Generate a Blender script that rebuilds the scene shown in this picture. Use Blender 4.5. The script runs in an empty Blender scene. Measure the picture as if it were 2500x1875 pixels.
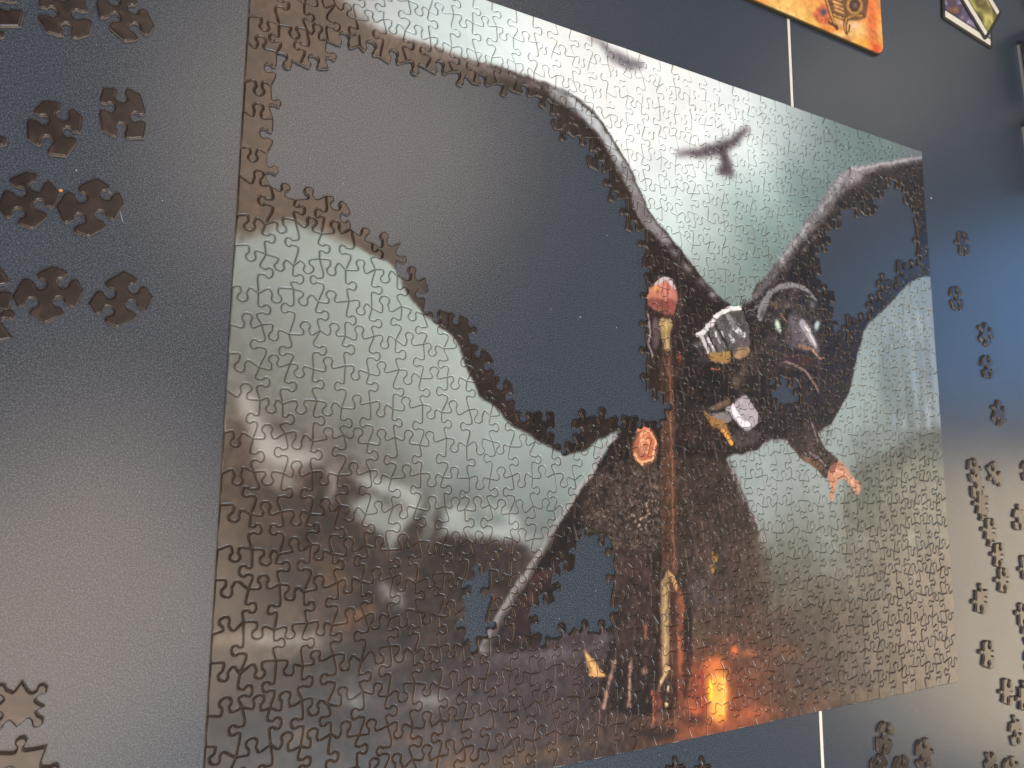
import bpy, math, random
import numpy as np
from mathutils import Matrix, Vector

sc = bpy.context.scene
col = sc.collection

# ------------------------------------------------------------------ camera
CAM_LOC = np.array([-0.3574934680599512, -0.07103956139581676, 0.41090845541761795])
CAM_ROT = np.array([[0.8855377482558627, -0.06596322474926973, -0.4598605760386662],
                    [0.00726189288499415, 0.9917128147375698, -0.12826908433840722],
                    [0.46451066868874336, 0.11024765787065, 0.878678150751669]])
F_PX, CX, CY = 1735.0, 1250.0, 937.5          # measured on the 2500 x 1875 photograph
cd = bpy.data.cameras.new('camera')
cam = bpy.data.objects.new('camera', cd)
col.objects.link(cam)
M = Matrix.Identity(4)
for a in range(3):
    for b in range(3):
        M[a][b] = CAM_ROT[a][b]
    M[a][3] = CAM_LOC[a]
cam.matrix_world = M
cd.sensor_width = 36.0
cd.lens = F_PX / 2500 * 36
cd.clip_start = 0.01
cd.clip_end = 50
cd.dof.use_dof = True
cd.dof.focus_distance = 0.50
cd.dof.aperture_fstop = 11.0
sc.camera = cam

# ------------------------------------------------------------------ light
world = bpy.data.worlds.new('World')
sc.world = world
world.use_nodes = True
bg = world.node_tree.nodes['Background']
bg.inputs['Color'].default_value = (0.90, 0.96, 1.0, 1)
bg.inputs['Strength'].default_value = 0.18


def area_lamp(name, loc, target, size, power, color, size_y=None):
    ld = bpy.data.lights.new(name, 'AREA')
    ld.energy = power
    ld.color = color
    if size_y:
        ld.shape = 'RECTANGLE'
        ld.size = size
        ld.size_y = size_y
    else:
        ld.shape = 'DISK'
        ld.size = size
    lo = bpy.data.objects.new(name, ld)
    col.objects.link(lo)
    lo.location = loc
    lo.rotation_euler = (Vector(target) - Vector(loc)).to_track_quat('-Z', 'Y').to_euler()
    return lo


WARM = (1.0, 0.66, 0.38)
area_lamp('fill_light', (0.30, -2.0, 2.30), (0.1, 0, 0), 1.1, 80.0, (0.80, 0.93, 1.0), 0.8)  # added out-of-view fill that raises the even diffuse light
area_lamp('ceiling_lamp', (0.02, 0.70, 1.20), (-0.26, 0.11, 0), 0.80, 7.0, (1.0, 0.79, 0.60))
pl = area_lamp('pendant_lamp', (-0.66, -0.49, 1.20), (-0.66, -0.49, 0), 1.12, 13.0, (1.0, 0.76, 0.55), 0.60)
pl.rotation_euler = (0, 0, math.radians(36))
area_lamp('floor_lamp', (2.45, -0.52, 1.15), (0.35, -0.20, 0), 1.05, 12.5, (1.0, 0.79, 0.52), 0.75)
area_lamp('kitchen_lamp', (2.10, 1.45, 1.40), (0.35, 0.30, 0), 0.65, 1.5, (1.0, 0.86, 0.72))
area_lamp('window_light', (2.9, 0.60, 1.20), (0.40, 0.10, 0), 0.75, 4.6, (0.15, 0.46, 1.0), 0.9)

vs = sc.view_settings
vs.view_transform = 'Standard'
vs.look = 'None'
vs.exposure = 0.0
vs.gamma = 1.0
vs.use_curve_mapping = False

# ------------------------------------------------------------------ measuring
PW, PH, PT = 0.635, 0.508, 0.0022             # jigsaw width, height, thickness (m)


def on_plane(px, py, z=0.0):
    """point of the photograph -> point on the horizontal plane at height z"""
    d = CAM_ROT @ np.array([(px - CX) / F_PX, -(py - CY) / F_PX, -1.0])
    s = (z - CAM_LOC[2]) / d[2]
    return CAM_LOC + s * d


def project(p):
    q = CAM_ROT.T @ (np.asarray(p) - CAM_LOC)
    return CX + F_PX * q[0] / -q[2], CY - F_PX * q[1] / -q[2]


# ------------------------------------------------------------------ flat print painter
def fbm(h, w, cell, seed, octaves=4):
    r = np.random.RandomState(seed)
    out = np.zeros((h, w), np.float32)
    amp, tot = 1.0, 0.0
    for o in range(octaves):
        c = max(cell / 2 ** o, 1.0)
        gh, gw = int(h / c) + 3, int(w / c) + 3
        g = r.rand(gh, gw).astype(np.float32)
        yy = np.arange(h) / c
        xx = np.arange(w) / c
        y0, x0 = yy.astype(int), xx.astype(int)
        fy, fx = (yy - y0).astype(np.float32), (xx - x0).astype(np.float32)
        fy, fx = fy * fy * (3 - 2 * fy), fx * fx * (3 - 2 * fx)
        t = g[y0][:, x0] * (1 - fx) + g[y0][:, x0 + 1] * fx
        b = g[y0 + 1][:, x0] * (1 - fx) + g[y0 + 1][:, x0 + 1] * fx
        out += amp * (t * (1 - fy)[:, None] + b * fy[:, None])
        tot += amp
        amp *= 0.55
    return out / tot * 2 - 1


def curve(pts, n=5, closed=True):
    P = np.array(pts, float)
    N = len(P)
    out = []
    rng = range(N) if closed else range(N - 1)
    for i in rng:
        if closed:
            p0, p1, p2, p3 = P[i - 1], P[i], P[(i + 1) % N], P[(i + 2) % N]
        else:
            p0, p1, p2, p3 = P[max(i - 1, 0)], P[i], P[i + 1], P[min(i + 2, N - 1)]
        for k in range(n):
            t = k / n
            out.append(0.5 * ((2 * p1) + (p2 - p0) * t + (2 * p0 - 5 * p1 + 4 * p2 - p3) * t * t
                              + (3 * p1 - p0 - 3 * p2 + p3) * t ** 3))
    if not closed:
        out.append(P[-1])
    return np.array(out)


class Print:
    """a flat colour print, painted in the plane of the thing it is printed on"""

    def __init__(s, w, h, tocanvas):
        s.w, s.h = w, h
        s.map = tocanvas
        s.c = np.zeros((h, w, 3), np.float32)
        s.n1 = fbm(h, w, 60, 3, 5)
        s.n2 = fbm(h, w, 9, 5, 3)

    def pts(s, P):
        return np.array([s.map(x, y) for x, y in P])

    def win(s, lo, hi):
        x0, y0 = max(int(lo[0]), 0), max(int(lo[1]), 0)
        x1, y1 = min(int(hi[0]) + 2, s.w), min(int(hi[1]) + 2, s.h)
        if x1 <= x0 or y1 <= y0:
            return None
        Y, X = np.mgrid[y0:y1, x0:x1].astype(np.float32)
        return x0, y0, x1, y1, X, Y

    def lay(s, win, alpha, color, noise):
        x0, y0, x1, y1 = win[:4]
        cc = np.array(color, np.float32)[None, None, :]
        if noise:
            k = 1 + noise * (0.6 * s.n1[y0:y1, x0:x1] + 0.7 * s.n2[y0:y1, x0:x1])
            cc = cc * k[:, :, None]
        a = np.clip(alpha, 0, 1)[:, :, None]
        s.c[y0:y1, x0:x1] = s.c[y0:y1, x0:x1] * (1 - a) + cc * a

    def poly(s, P, color, soft=2.0, op=1.0, noise=0.12, smooth=True):
        Q = s.pts(P)
        if smooth and len(Q) > 3:
            Q = curve(Q, 4)
        w = s.win(Q.min(0) - soft * 2, Q.max(0) + soft * 2)
        if w is None:
            return
        X, Y = w[4], w[5]
        d2 = np.full(X.shape, 1e9, np.float32)
        ins = np.zeros(X.shape, bool)
        for i in range(len(Q)):
            ax, ay = Q[i - 1]
            bx, by = Q[i]
            ex, ey = bx - ax, by - ay
            L = ex * ex + ey * ey + 1e-9
            t = np.clip(((X - ax) * ex + (Y - ay) * ey) / L, 0, 1)
            d2 = np.minimum(d2, (X - ax - t * ex) ** 2 + (Y - ay - t * ey) ** 2)
            if abs(ey) > 1e-9:
                ins ^= ((ay > Y) != (by > Y)) & (X < ax + (Y - ay) * ex / ey)
        sd = np.sqrt(d2) * np.where(ins, 1, -1)
        a = np.clip(sd / (2 * soft) + 0.5, 0, 1)
        s.lay(w, a * a * (3 - 2 * a) * op, color, noise)

    def stroke(s, P, w0, color, w1=None, soft=1.2, op=1.0, noise=0.1, smooth=True):
        """w0, w1: half widths in print pixels at both ends"""
        Q = s.pts(P)
        w1 = w0 if w1 is None else w1
        if smooth and len(Q) > 2:
            Q = curve(Q, 5, False)
        m = max(w0, w1) + soft * 2
        w = s.win(Q.min(0) - m, Q.max(0) + m)
        if w is None:
            return
        X, Y = w[4], w[5]
        best = np.full(X.shape, -1e9, np.float32)
        n = len(Q) - 1
        for i in range(n):
            ax, ay = Q[i]
            ex, ey = Q[i + 1] - Q[i]
            L = ex * ex + ey * ey + 1e-9
            t = np.clip(((X - ax) * ex + (Y - ay) * ey) / L, 0, 1)
            d = np.sqrt((X - ax - t * ex) ** 2 + (Y - ay - t * ey) ** 2)
            best = np.maximum(best, w0 + (w1 - w0) * (i + t) / n - d)
        a = np.clip(best / (2 * soft) + 0.5, 0, 1)
        s.lay(w, a * a * (3 - 2 * a) * op, color, noise)

    def blob(s, x, y, rx, ry, color, op=1.0, ang=0.0, noise=0.1, hard=1.0):
        ca, sa = math.cos(math.radians(ang)), math.sin(math.radians(ang))
        c0 = np.array(s.map(x, y))
        e1 = np.array(s.map(x + rx * ca, y + rx * sa)) - c0
        e2 = np.array(s.map(x - ry * sa, y + ry * ca)) - c0
        ext = 2.4 * (np.abs(e1) + np.abs(e2))
        w = s.win(c0 - ext, c0 + ext)
        if w is None:
            return
        A = np.linalg.inv(np.c_[e1, e2])
        dx, dy = w[4] - c0[0], w[5] - c0[1]
        q = (A[0, 0] * dx + A[0, 1] * dy) ** 2 + (A[1, 0] * dx + A[1, 1] * dy) ** 2
        s.lay(w, op * np.exp(-q ** hard), color, noise)

    def scatter(s, table, sigma):
        """smooth ground colours: normalised gaussians round sampled points"""
        st = 10
        Y, X = np.mgrid[0:s.h + st:st, 0:s.w + st:st].astype(np.float32)
        num = np.zeros(X.shape + (3,), np.float32)
        den = np.full(X.shape, 1e-12, np.float32)
        for x, y, c in table:
            u, v = s.map(x, y)
            d2 = ((X - u) ** 2 + (Y - v) ** 2) / sigma ** 2
            k = np.exp(-d2) + 1e-3 / (1 + d2) ** 2
            num += k[:, :, None] * np.array(c, np.float32)
            den += k
        g = num / den[:, :, None]
        yy, xx = np.arange(s.h) / st, np.arange(s.w) / st
        y0, x0 = yy.astype(int), xx.astype(int)
        fy, fx = (yy - y0)[:, None, None], (xx - x0)[None, :, None]
        s.c = ((g[y0][:, x0] * (1 - fx) + g[y0][:, x0 + 1] * fx) * (1 - fy)
               + (g[y0 + 1][:, x0] * (1 - fx) + g[y0 + 1][:, x0 + 1] * fx) * fy).astype(np.float32)

    def image(s, name):
        im = bpy.data.images.new(name, s.w, s.h)
        px = np.ones((s.h, s.w, 4), np.float32)
        px[:, :, :3] = np.clip(s.c / 255.0, 0, 1)
        im.pixels.foreach_set(px.ravel())
        im.update()
        im.pack()
        return im


# ------------------------------------------------------------------ materials
def mat_new(name):
    m = bpy.data.materials.new(name)
    m.use_nodes = True
    nt = m.node_tree
    b = nt.nodes['Principled BSDF']
    return m, nt, b


def add_bump(nt, b, scale, strength, dist, detail=3.0, coord='Object'):
    tc = nt.nodes.new('ShaderNodeTexCoord')
    nz = nt.nodes.new('ShaderNodeTexNoise')
    nz.inputs['Scale'].default_value = scale
    nz.inputs['Detail'].default_value = detail
    bp = nt.nodes.new('ShaderNodeBump')
    bp.inputs['Strength'].default_value = strength
    bp.inputs['Distance'].default_value = dist
    nt.links.new(tc.outputs[coord], nz.inputs['Vector'])
    nt.links.new(nz.outputs['Fac'], bp.inputs['Height'])
    nt.links.new(bp.outputs['Normal'], b.inputs['Normal'])
    return nz, bp


def noise_color(nt, b, scale, stops, detail=4.0, coord='Object', distort=0.0):
    tc = nt.nodes.new('ShaderNodeTexCoord')
    nz = nt.nodes.new('ShaderNodeTexNoise')
    nz.inputs['Scale'].default_value = scale
    nz.inputs['Detail'].default_value = detail
    nz.inputs['Distortion'].default_value = distort
    cr = nt.nodes.new('ShaderNodeValToRGB')
    while len(cr.color_ramp.elements) < len(stops):
        cr.color_ramp.elements.new(0.5)
    for e, (p, c) in zip(cr.color_ramp.elements, stops):
        e.position = p
        e.color = (c[0], c[1], c[2], 1)
    nt.links.new(tc.outputs[coord], nz.inputs['Vector'])
    nt.links.new(nz.outputs['Fac'], cr.inputs['Fac'])
    nt.links.new(cr.outputs['Color'], b.inputs['Base Color'])
    return nz, cr


def simple(name, color, rough=0.5, vary=0.12, scale=300, bump=0.1):
    m, nt, b = mat_new(name)
    noise_color(nt, b, scale, [(0.3, [c * (1 - vary) for c in color]), (0.7, [min(1, c * (1 + vary)) for c in color])])
    b.inputs['Roughness'].default_value = rough
    if bump:
        add_bump(nt, b, scale * 4, bump, 0.0002)
    return m


# dark blue-grey table laminate with a fine metallic-looking grain
MAT_TABLE, nt, b = mat_new('table_laminate')
nz, cr = noise_color(nt, b, 1700, [(0.36, (0.013, 0.019, 0.032)), (0.52, (0.027, 0.037, 0.056)), (0.64, (0.100, 0.114, 0.146))], 2.0)
b.inputs['Roughness'].default_value = 0.38
b.inputs['Specular IOR Level'].default_value = 0.22
b.inputs['Coat Weight'].default_value = 0.55
b.inputs['Coat Roughness'].default_value = 0.21
sm_n = nt.nodes.new('ShaderNodeTexNoise')          # smudges: uneven polish
sm_n.inputs['Scale'].default_value = 14.0
sm_n.inputs['Detail'].default_value = 6.0
sm_r = nt.nodes.new('ShaderNodeMapRange')
sm_r.inputs['From Min'].default_value = 0.35
sm_r.inputs['From Max'].default_value = 0.65
sm_r.inputs['To Min'].default_value = 0.16
sm_r.inputs['To Max'].default_value = 0.23
nt.links.new(sm_n.outputs['Fac'], sm_r.inputs['Value'])
nt.links.new(sm_r.outputs['Result'], b.inputs['Coat Roughness'])
_, bp = add_bump(nt, b, 1500, 0.42, 0.00014, 2.0)
nt.links.new(bp.outputs['Normal'], b.inputs['Coat Normal'])
MAT_STRIP = simple('cream_edge_strip', (0.72, 0.68, 0.60), 0.5, 0.05, 150)
MAT_CARD = simple('tan_cardboard', (0.27, 0.20, 0.15), 0.85, 0.25, 900, 0.4)
MAT_RIM = simple('pressed_cut_rim', (0.175, 0.128, 0.095), 0.34, 0.35, 700, 0.3)


def print_material(name, img, rough, linen):
    m, nt, b = mat_new(name)
    tx = nt.nodes.new('ShaderNodeTexImage')
    tx.image = img
    tx.interpolation = 'Cubic'
    tx.extension = 'EXTEND'
    uv = nt.nodes.new('ShaderNodeUVMap')
    uv.uv_map = 'print'
    nt.links.new(uv.outputs['UV'], tx.inputs['Vector'])
    nt.links.new(tx.outputs['Color'], b.inputs['Base Color'])
    b.inputs['Roughness'].default_value = rough
    add_bump(nt, b, linen[0], linen[1], linen[2], 2.0)
    return m


# ------------------------------------------------------------------ the picture printed on the jigsaw
CW, CH = 1270, 1016                            # two print pixels per millimetre
PPM = CW / PW


def to_jigsaw(px, py):
    p = on_plane(px, py, PT)
    return ((p[0] + PW / 2) * PPM, (p[1] + PH / 2) * PPM)


exec_print = Print(CW, CH, to_jigsaw)
A = exec_print
BROWN = (35, 25, 22)
A.scatter([
    (700, -150, (60, 45, 40)), (850, -60, (120, 112, 108)), (950, 20, (172, 186, 180)), (1050, 50, (192, 208, 200)),
    (1200, 60, (212, 226, 216)), (1350, 120, (236, 237, 225)), (1500, 200, (238, 238, 226)), (1650, 280, (238, 238, 226)),
    (1800, 330, (234, 238, 226)), (1880, 300, (214, 224, 214)), (1930, 330, (180, 194, 186)), (1975, 350, (134, 146, 143)),
    (2050, 370, (98, 120, 115)), (2150, 390, (95, 116, 111)), (2240, 390, (108, 120, 117)), (1500, 350, (238, 238, 226)),
    (1650, 450, (226, 234, 222)), (1600, 540, (204, 219, 207)), (1700, 560, (198, 212, 200)), (1750, 600, (172, 184, 173)),
    (1850, 560, (140, 160, 150)), (1800, 680, (124, 140, 130)), (1850, 450, (196, 212, 202)), (1950, 480, (120, 140, 132)),
    (1990, 420, (114, 132, 127)), (2000, 460, (98, 120, 114)), (1750, 720, (114, 128, 118)), (1880, 620, (105, 122, 113)),
    (590, 600, (110, 120, 113)), (600, 750, (112, 118, 110)), (580, 900, (104, 104, 95)), (700, 650, (124, 136, 127)),
    (800, 600, (130, 146, 136)), (900, 700, (142, 156, 145)), (800, 850, (140, 146, 136)), (950, 850, (152, 163, 151)),
    (1050, 950, (162, 171, 159)), (1150, 1000, (163, 173, 161)), (1250, 1080, (160, 170, 158)), (1380, 1150, (152, 164, 154)),
    (1000, 1050, (145, 151, 141)), (800, 1000, (128, 128, 118)), (650, 950, (110, 108, 98)), (1150, 1150, (136, 146, 136)),
    (1300, 1200, (132, 144, 134)), (1350, 1260, (106, 112, 104)), (900, 1120, (116, 114, 104)),
    (560, 1130, (64, 50, 43)), (600, 1250, (64, 49, 41)), (750, 1250, (66, 52, 45)), (820, 1180, (84, 74, 67)),
    (700, 1350, (62, 48, 42)), (850, 1330, (62, 50, 44)), (1000, 1380, (52, 42, 38)), (1150, 1360, (48, 39, 35)),
    (600, 1450, (62, 49, 41)), (800, 1480, (60, 47, 40)), (1000, 1500, (56, 44, 38)), (1100, 1600, (64, 50, 48)),
    (1200, 1650, (68, 53, 56)), (1300, 1620, (74, 61, 61)), (1350, 1700, (56, 44, 48)), (1200, 1780, (54, 41, 45)),
    (600, 1700, (50, 40, 34)), (800, 1700, (55, 45, 40)), (1000, 1650, (60, 47, 44)), (700, 1850, (52, 40, 35)),
    (900, 1850, (55, 41, 38)), (1100, 1850, (78, 59, 42)), (1300, 1830, (76, 57, 44)), (1450, 1820, (58, 45, 40)),
    (550, 1950, (52, 40, 35)), (800, 2000, (55, 42, 36)), (700, 1950, (50, 40, 36)), (520, 2040, (50, 38, 34)),
    (1850, 1100, (148, 158, 148)), (1900, 1200, (144, 152, 142)), (2000, 1150, (144, 152, 142)), (2100, 950, (146, 158, 147)),
    (2150, 900, (144, 154, 145)), (2200, 850, (130, 140, 134)), (2280, 900, (128, 134, 128)), (2200, 1050, (116, 124, 114)),
    (2250, 1150, (86, 88, 79)), (2150, 1180, (90, 92, 83)), (2300, 1250, (76, 70, 62)), (2200, 1280, (80, 77, 68)),
    (2000, 1280, (118, 122, 111)), (1950, 1350, (104, 102, 90)), (2100, 1350, (90, 87, 76)), (2300, 1400, (68, 60, 52)),
    (2150, 1450, (70, 63, 55)), (1950, 1450, (76, 71, 59)), (2000, 1550, (70, 59, 51)), (1950, 1650, (66, 51, 45)),
    (2100, 1600, (68, 59, 52)), (2300, 1600, (66, 58, 51)), (2200, 1650, (64, 54, 46)), (2050, 1720, (68, 55, 46)),
    (1950, 1750, (78, 55, 44)), (1750, 1450, (70, 57, 50)), (1800, 1550, (78, 55, 44)), (1850, 1700, (106, 62, 44)),
    (1650, 1830, (104, 64, 46)), (1750, 1800, (132, 76, 50)), (1550, 1820, (72, 52, 42)),
], 62)
A.c *= (1 + 0.035 * A.n1)[:, :, None]

# birds in front of the moon
for P, wd in (([(1655, 378), (1700, 372), (1745, 362), (1790, 345), (1822, 318)], 5),
              ([(1765, 360), (1766, 390), (1772, 412)], 5), ([(1752, 418), (1785, 424)], 4)):
    A.stroke(P, wd * 0.9, (58, 44, 50), wd * 1.1, soft=7, op=0.75)
A.poly([(1670, 376), (1730, 358), (1775, 345), (1815, 322), (1800, 352), (1775, 372), (1790, 425), (1755, 420), (1757, 382), (1710, 384)], (66, 52, 58), 7, 0.85)
for P, wd in (([(1440, 96), (1475, 112), (1510, 140), (1566, 160)], 4.5), ([(1470, 110), (1490, 140), (1520, 158), (1552, 162)], 6.5), ([(1500, 130), (1530, 150)], 7)):
    A.stroke(P, wd * 0.6, (110, 102, 106), wd * 1.1, soft=5.0, op=0.85)

# distant streaks of falling water on the right
for x, w_, o in ((2200, 7, .5), (2235, 6, .4), (2262, 9, .55), (2180, 5, .3), (2285, 5, .4)):
    A.stroke([(x - 25, 760), (x - 8, 860), (x, 960), (x + 6, 1040)], w_ * .5, (176, 182, 176), w_, soft=5, op=o)
A.poly([(2150, 860), (2185, 800), (2215, 900), (2230, 1000), (2170, 1010), (2145, 960)], (104, 112, 104), 9, 0.5)
A.poly([(2240, 830), (2262, 840), (2275, 960), (2250, 980)], (110, 114, 106), 7, 0.45)
# mist and ruins on the right bank
A.poly([(2110, 1130), (2180, 1090), (2260, 1060), (2305, 1050), (2318, 1180), (2330, 1330), (2200, 1320), (2080, 1290), (2060, 1220)], (82, 82, 72), 14, 0.75, 0.3)
A.poly([(2050, 1090), (2120, 1050), (2200, 1060), (2160, 1110), (2080, 1130)], (122, 132, 121), 10, 0.7)
for P, wd in (([(2255, 1185), (2285, 1182)], 3), ([(2232, 1250), (2262, 1215)], 3.5), ([(2205, 1240), (2215, 1190)], 2.2), ([(2290, 1110), (2305, 1125)], 4),
              ([(2285, 1140), (2300, 1160)], 3), ([(2000, 1310), (2030, 1318)], 4), ([(2090, 1312), (2120, 1318)], 3.5), ([(1990, 1350), (2040, 1345)], 3)):
    A.stroke(P, wd, (150, 150, 140), wd * .6, soft=4.5, op=0.45)
for x, y, rx, ry, c, o in ((2040, 1390, 40, 18, (110, 108, 96), .6), (2180, 1400, 60, 20, (84, 74, 64), .6), (1930, 1500, 40, 30, (92, 74, 64), .6),
                           (2000, 1650, 60, 16, (58, 44, 40), .7), (1900, 1520, 30, 20, (58, 42, 40), .7), (2100, 1700, 70, 16, (96, 80, 58), .6),
                           (1930, 1590, 22, 14, (130, 70, 36), .7), (2220, 1560, 70, 20, (76, 66, 58), .5), (1990, 1720, 40, 14, (110, 66, 46), .6)):
    A.blob(x, y, rx, ry, c, o)

# bones, rocks and smoke on the left bank
A.poly([(560, 1050), (600, 1062), (628, 1120), (690, 1165), (760, 1150), (830, 1160), (880, 1200), (905, 1290), (960, 1335), (1040, 1290), (1080, 1300),
        (1180, 1318), (1270, 1322), (1300, 1345), (1340, 1360), (1400, 1260), (1380, 1400), (1250, 1600), (900, 1650), (540, 1560)], (58, 45, 39), 7, 0.85, 0.25)
A.poly([(585, 955), (614, 972), (632, 1020), (664, 1062), (704, 1074), (764, 1098), (784, 1124), (734, 1142), (690, 1150), (640, 1128), (612, 1085), (600, 1040), (586, 1010)], (176, 170, 157), 7.6, 0.9)
A.poly([(560, 1010), (590, 1000), (585, 1060), (560, 1060)], (92, 80, 70), 6, 0.7)
A.poly([(618, 1126), (660, 1146), (706, 1160), (724, 1188), (690, 1202), (650, 1184), (628, 1160)], (140, 131, 120), 7.6, 0.85)
A.poly([(640, 1015), (700, 1050), (780, 1080), (860, 1130), (800, 1120), (700, 1085)], (98, 92, 84), 9, 0.6)
A.stroke([(805, 1150), (812, 1175), (806, 1205), (798, 1225)], 5, (160, 150, 140), 3, soft=4, op=.85)
A.poly([(850, 1225), (880, 1220), (910, 1212), (950, 1232), (984, 1250), (954, 1300), (935, 1306), (898, 1286), (868, 1262)], (152, 156, 144), 5.7, 0.95)
A.poly([(872, 1168), (910, 1165), (960, 1180), (1005, 1194), (1022, 1206), (1026, 1236), (994, 1280), (962, 1330), (952, 1352), (950, 1300), (986, 1246), (968, 1228), (930, 1204), (885, 1186)], (176, 178, 166), 4.9, 0.95)
A.poly([(925, 1205), (968, 1222), (985, 1245), (955, 1240), (925, 1222)], (112, 112, 102), 5.7, 0.7)
A.stroke([(1062, 1225), (1048, 1262), (1044, 1302), (1034, 1318)], 5, (150, 150, 140), 3.5, soft=4, op=.9)
A.poly([(1082, 1284), (1088, 1244), (1150, 1234), (1222, 1238), (1262, 1264), (1278, 1306), (1294, 1342), (1270, 1322), (1200, 1321), (1130, 1311), (1076, 1306)], (172, 178, 166), 4.8, 0.95)
A.poly([(1140, 1250), (1190, 1246), (1232, 1262), (1238, 1280), (1200, 1288), (1150, 1282)], (112, 122, 112), 7.6, 0.8)
A.poly([(1290, 1345), (1266, 1308), (1290, 1300), (1330, 1312), (1300, 1350)], (150, 152, 142), 5.7, 0.8)
A.poly([(1080, 1308), (1180, 1320), (1262, 1324), (1284, 1345), (1230, 1400), (1100, 1400), (1060, 1350)], (46, 37, 34), 5.7, 0.8)
A.stroke([(1076, 1308), (1040, 1345), (1012, 1372)], 1.6, (122, 108, 100), 1.6, soft=1, op=.8)
A.stroke([(860, 1330), (780, 1240), (758, 1290)], 6, (48, 36, 32), 9, soft=4, op=.6)
A.poly([(735, 1330), (752, 1270), (768, 1280), (766, 1330), (742, 1336)], (28, 20, 18), 4.8, 0.8)
for x, y, rx, ry, c, o, a_ in ((800, 1400, 30, 26, (118, 84, 52), .8, 0), (835, 1420, 26, 20, (112, 82, 56), .6, 30), (940, 1445, 28, 14, (152, 150, 142), .95, 50),
                               (975, 1465, 20, 12, (168, 168, 160), .9, 60), (880, 1500, 40, 12, (126, 86, 56), .9, -35), (850, 1525, 28, 14, (116, 74, 48), .8, -20),
                               (640, 1560, 60, 20, (160, 152, 136), .95, 0), (730, 1565, 70, 18, (158, 150, 134), .95, 0), (550, 1565, 60, 22, (112, 98, 84), .9, 0),
                               (680, 1600, 80, 16, (108, 94, 78), .8, -8), (860, 1712, 34, 14, (150, 150, 144), .95, 5), (1050, 1712, 44, 18, (146, 142, 132), .95, 0),
                               (940, 1625, 60, 16, (110, 100, 90), .7, -20), (890, 1690, 50, 22, (88, 80, 74), .7, 0), (1150, 1770, 34, 16, (96, 86, 76), .7, 0),
                               (985, 1810, 40, 14, (100, 66, 50), .8, 0), (1110, 1868, 40, 14, (130, 86, 50), .8, -10), (740, 1800, 36, 14, (104, 80, 56), .8, -20),
                               (980, 1740, 60, 10, (96, 88, 80), .6, -15), (1280, 1605, 90, 16, (92, 80, 78), .8, -8), (1150, 1610, 60, 14, (78, 62, 62), .7, 0),
                               (640, 1260, 40, 30, (74, 56, 44), .6, 0), (700, 1420, 40, 60, (50, 38, 33), .6, 0), (1330, 1840, 90, 12, (112, 84, 54), .6, -12),
                               (560, 1230, 30, 60, (76, 58, 48), .5, 0), (820, 1640, 40, 14, (84, 66, 50), .7, 0), (1230, 1865, 60, 12, (106, 80, 50), .6, -10)):
    A.blob(x, y, rx, ry, c, o, a_)

def box_blur(c, r):
    for ax in (0, 1):
        for _ in range(2):
            pad = [(0, 0)] * 3
            pad[ax] = (r + 1, r)
            k = np.cumsum(np.pad(c, pad, mode='edge'), axis=ax, dtype=np.float64)
            n = c.shape[ax]
            sl = lambda a, b: tuple(slice(a, b) if q == ax else slice(None) for q in range(3))
            c = ((k[sl(2 * r + 1, 2 * r + 1 + n)] - k[sl(0, n)]) / (2 * r + 1)).astype(np.float32)
    return c


A.c = box_blur(A.c, 4)
# the great left wing, dark feathers with a pale leading edge
A.poly([(640, -120), (760, -40), (810, 10), (880, 62), (960, 92), (1050, 112), (1130, 142), (1200, 160), (1262, 180), (1345, 208), (1400, 236), (1450, 275),
        (1490, 332), (1530, 400), (1560, 462), (1592, 532), (1640, 584), (1700, 662), (1750, 722), (1790, 762), (1800, 900), (1640, 1000), (1560, 1040), (1480, 1066),
        (1440, 1092), (1400, 1110), (1340, 1094), (1300, 1066), (1250, 1042), (1205, 996), (1165, 962), (1140, 905), (1110, 834), (1062, 794), (1015, 748), (988, 706),
        (955, 650), (905, 625), (868, 598), (820, 562), (760, 542), (700, 532), (650, 536), (590, 530), (560, 520), (580, 200)], BROWN, 3.2, 1.0, 0.3)
A.poly([(860, 55), (960, 88), (1050, 108), (1130, 138), (1200, 158), (1262, 180), (1345, 210), (1398, 240), (1380, 248), (1330, 226), (1250, 200), (1190, 180), (1120, 160), (1040, 134), (950, 110), (880, 80)], (132, 118, 112), 7, 0.55, .4)
A.poly([(1345, 208), (1400, 236), (1450, 276), (1490, 333), (1530, 400), (1560, 462), (1540, 470), (1505, 410), (1470, 350), (1430, 300), (1385, 262), (1340, 232)], (158, 158, 154), 6, 0.75, .4)
A.poly([(1385, 240), (1440, 272), (1478, 325), (1515, 388), (1500, 385), (1455, 322), (1415, 280)], (205, 208, 204), 4, 0.7)
A.poly([(1540, 470), (1562, 466), (1592, 535), (1640, 588), (1625, 596), (1578, 560), (1552, 520)], (146, 138, 136), 4, 0.7)
A.stroke([(1405, 246), (1452, 282), (1492, 338), (1532, 406), (1562, 468), (1596, 540), (1646, 596), (1704, 670), (1752, 728), (1785, 762)], 1.6, (52, 44, 44), 1.2, soft=1.5, op=.6)
for x, y, rx, ry, o in ((1622, 590, 16, 9, .8), (1645, 620, 15, 8, .7), (1675, 655, 16, 8, .7), (1600, 560, 14, 8, .6), (1738, 720, 13, 7, .85), (1712, 690, 12, 7, .5), (1585, 545, 10, 8, .5), (1690, 640, 22, 6, .5)):
    A.blob(x, y, rx, ry, (150, 144, 144), o, 45)
A.poly([(560, -120), (760, -60), (900, 60), (1050, 130), (1000, 170), (760, 170), (690, 200), (690, 440), (900, 500), (880, 600), (700, 540), (560, 540)], (56, 39, 31), 10, .8, .35)  # wing tip browned lighter and warmer to carry the lamp's copper glare
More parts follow.
